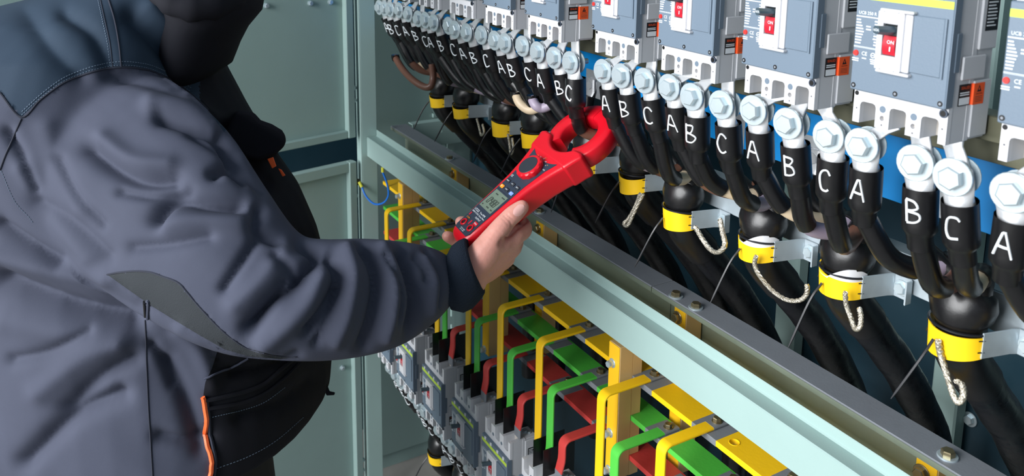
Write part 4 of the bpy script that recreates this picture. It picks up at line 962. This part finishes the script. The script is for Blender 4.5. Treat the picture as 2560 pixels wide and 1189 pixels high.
chain(HB, [(LM(.054, .006, -.022), .020), (LM(.050, .030, -.034), .017), (LM(.043, .048, -.046), .0145)])       # web between thumb and index
hm = remesh(HB, .0021, 'hand'); hc = smooth_np(hm, 7, .5)
# skin creases at the thumb joint and thenar fold
hp = pxof(hc); nr = np.empty(len(hc)*3); hm.vertices.foreach_get('normal', nr); nr = nr.reshape(-1, 3); hd_ = np.zeros(len(hc)); fc = np.clip(((NC-hc)*nr).sum(1), 0, 1)
for pl_, wd, dp in (([(1262, 540), (1276, 553), (1280, 566)], 3, -.0012), ([(1268, 536), (1283, 549)], 2.5, -.0010), ([(1256, 545), (1270, 560)], 2.5, -.0008), ([(1318, 548), (1288, 572), (1262, 600), (1256, 606)], 6, -.0050), ([(1258, 598), (1250, 612)], 5, -.003), ([(1205, 600), (1225, 580)], 5, -.001), ([(1225, 690), (1250, 650), (1270, 620)], 9, .0012)):
    d, _ = segdist(hp, pl_); hd_ += dp*np.exp(-(d/wd)**2)
hc = hc+nr*(hd_*(fc > 0))[:, None]; hm.vertices.foreach_set('co', hc.ravel())
# coarse body
CB = MB(); hx = at(505, -285, 1.47); zz = V((0, 0, 1))
R = []
for (dz, a, bb, sh) in ((-.125, .030, .030, .055), (-.115, .055, .045, .045), (-.09, .078, .058, .025), (-.05, .088, .068, .010), (0, .098, .076, 0), (.05, .100, .078, -.006), (.09, .086, .068, -.010), (.118, .055, .045, -.010), (.13, .02, .02, -.01)):
    R.append([hx+zz*dz+e1*(sh+a*math.cos(t))+e2*(bb*math.sin(t)) for t in [2*math.pi*k/24 for k in range(24)]])
CB.rings(R)
chain(CB, [(hx+e1*.098+zz*.015, .008), (hx+e1*.112-zz*.015, .012), (hx+e1*.112-zz*.030, .013)], 10)          # nose
for s in (-1, 1): CB.tube([hx+e2*(.070*s)-zz*.03, hx+e2*(.082*s)-e1*.006, hx+e2*(.080*s)-e1*.008+zz*.03], [.010, .016, .012], 10, flat=.5)   # ears
CB.tube([hx+e1*.092-zz*.066+e2*.024, hx+e1*.100-zz*.064, hx+e1*.092-zz*.066-e2*.024], [.005, .008, .005], 8)                                     # lips
chain(CB, [(hx-e1*.01-zz*.06, .060), (at(440, -90, DT), .060), (at(390, -10, DT), .062)])
R = []
for (cx, py, a, bb) in ((370, 10, .06, .10), (290, 110, .09, .16), (300, 290, .10, .18), (330, 500, .12, .19), (380, 700, .14, .19), (390, 900, .15, .19), (390, 1060, .13, .17)):
    c = at(cx, py, DT); R.append([c+e1*(a*math.cos(t))+e2*(bb*math.sin(t)) for t in [2*math.pi*k/24 for k in range(24)]])
CB.rings(R)
chain(CB, [(at(200, 240, 1.36), .055), (at(430, 560, 1.24), .04), (at(720, 750, 1.21), .032), (at(1000, 735, 1.245), .026)])
chain(CB, [(at(345, 150, 1.66), .05), (at(400, 520, 1.73), .045), (at(520, 930, 1.65), .03)])
hl = at(530, 985, 1.64); chain(CB, [(at(520, 930, 1.65), .028), (hl, .034), (hl-zz*.05, .030)])
for k, dx in enumerate((-.028, -.010, .008, .025)): chain(CB, [(hl-zz*.05+e1*dx, .011), (hl-zz*.10+e1*dx+e2*-.01, .010), (hl-zz*(.135, .145, .14, .12)[k]+e1*dx-e2*.025, .008)], 10)
chain(CB, [(hl+e1*.03, .014), (hl+e1*.055-zz*.04, .012), (hl+e1*.055-zz*.075, .009)], 10)
cm = remesh(CB, .006, 'body'); smooth_np(cm, 3, .5)
bm = bmesh.new(); bm.from_mesh(hm); bm.from_mesh(cm); body_me = bpy.data.meshes.new('body'); bm.to_mesh(body_me); bm.free()
body_me.materials.clear(); body_me.materials.append(MATS['skin']); body_me.polygons.foreach_set('use_smooth', [True]*len(body_me.polygons)); body_me.polygons.foreach_set('material_index', [0]*len(body_me.polygons))
body = link('body', body_me, person)
HV = BVHTree.FromPolygons([tuple(v) for v in hc], [tuple(p.vertices) for p in hm.polygons])
# thumb nail: small shell laid on the thumb tip
b = MB(); R = []; axd = V((12, -10, 0)).normalized()
for i in range(7):
    s = i/6; cxp, cyp = 1285+(1310-1285)*s, 537+(514-537)*s; row = []
    wdt = 12*math.sqrt(max(.10, 1-abs(2*s-1)**2.6))
    for k in range(7):
        t = (k/6-.5)*2; x, y = cxp+wdt*t*.62, cyp+wdt*t*.78; h = HV.ray_cast(CAM, ray(x, y).normalized())
        row.append((h[0]+h[1]*(.0006-.0004*t*t)) if h[0] is not None else None)
    R.append(row)
if all(p is not None for r_ in R for p in r_):
    b.rings(R, cap=False, closed=False); b.build('thumb_nail', 'nail', body)
# hair and eyes
b = MB(); R = []
for (dz, a, bb, sh) in ((-.06, .075, .074, -.030), (0, .092, .082, -.018), (.05, .102, .085, -.012), (.09, .092, .076, -.012), (.12, .062, .052, -.012), (.138, .02, .02, -.012)):
    R.append([hx+zz*dz+e1*(sh+a*math.cos(t))+e2*(bb*math.sin(t)) for t in [2*math.pi*k/24 for k in range(24)]])
b.rings(R); b.build('hair', 'hair', person)
for s in (-1, 1):
    b = MB(); c = hx+e1*.086+e2*(.032*s)+zz*.008; b.tube([c-e1*.008, c, c+e1*.006, c+e1*.009], [.010, .012, .009, .003], 12, m=0); b.cyl(c+e1*.0085, c+e1*.0098, .0045, n=10, m=1); b.build('eye', ['print_white', 'hair'], person)
# trousers and shoes
b = MB(); R = []
for k, (px_, d) in enumerate(((505, DT-.10), (505, DT+.12))):
    tp = at(px_, 1010, d); ft = V((tp.x, tp.y, FLOOR+.06))
    b.tube([tp-zz*.03, tp-zz*.20, (tp+ft)*.5, ft], [.10, .112, .095, .085], 20)
b.build('trousers', 'trousers', person)
for k, (px_, d) in enumerate(((505, DT-.10), (505, DT+.12))):
    tp = at(px_, 1010, d); ft = V((tp.x, tp.y, FLOOR)); b = MB(); R = []
    for (s, wd, h) in ((-.09, .03, .07), (-.07, .045, .10), (0, .045, .11), (.07, .048, .085), (.14, .048, .06), (.19, .035, .045), (.205, .015, .03)):
        R.append([ft+e1*s+e2*(wd*math.cos(t))+zz*(h*.5+h*.5*math.copysign(abs(math.sin(t))**.6, math.sin(t))) for t in [2*math.pi*q/16 for q in range(16)]])
    b.rings(R); b.build('shoe', 'shoe', person)
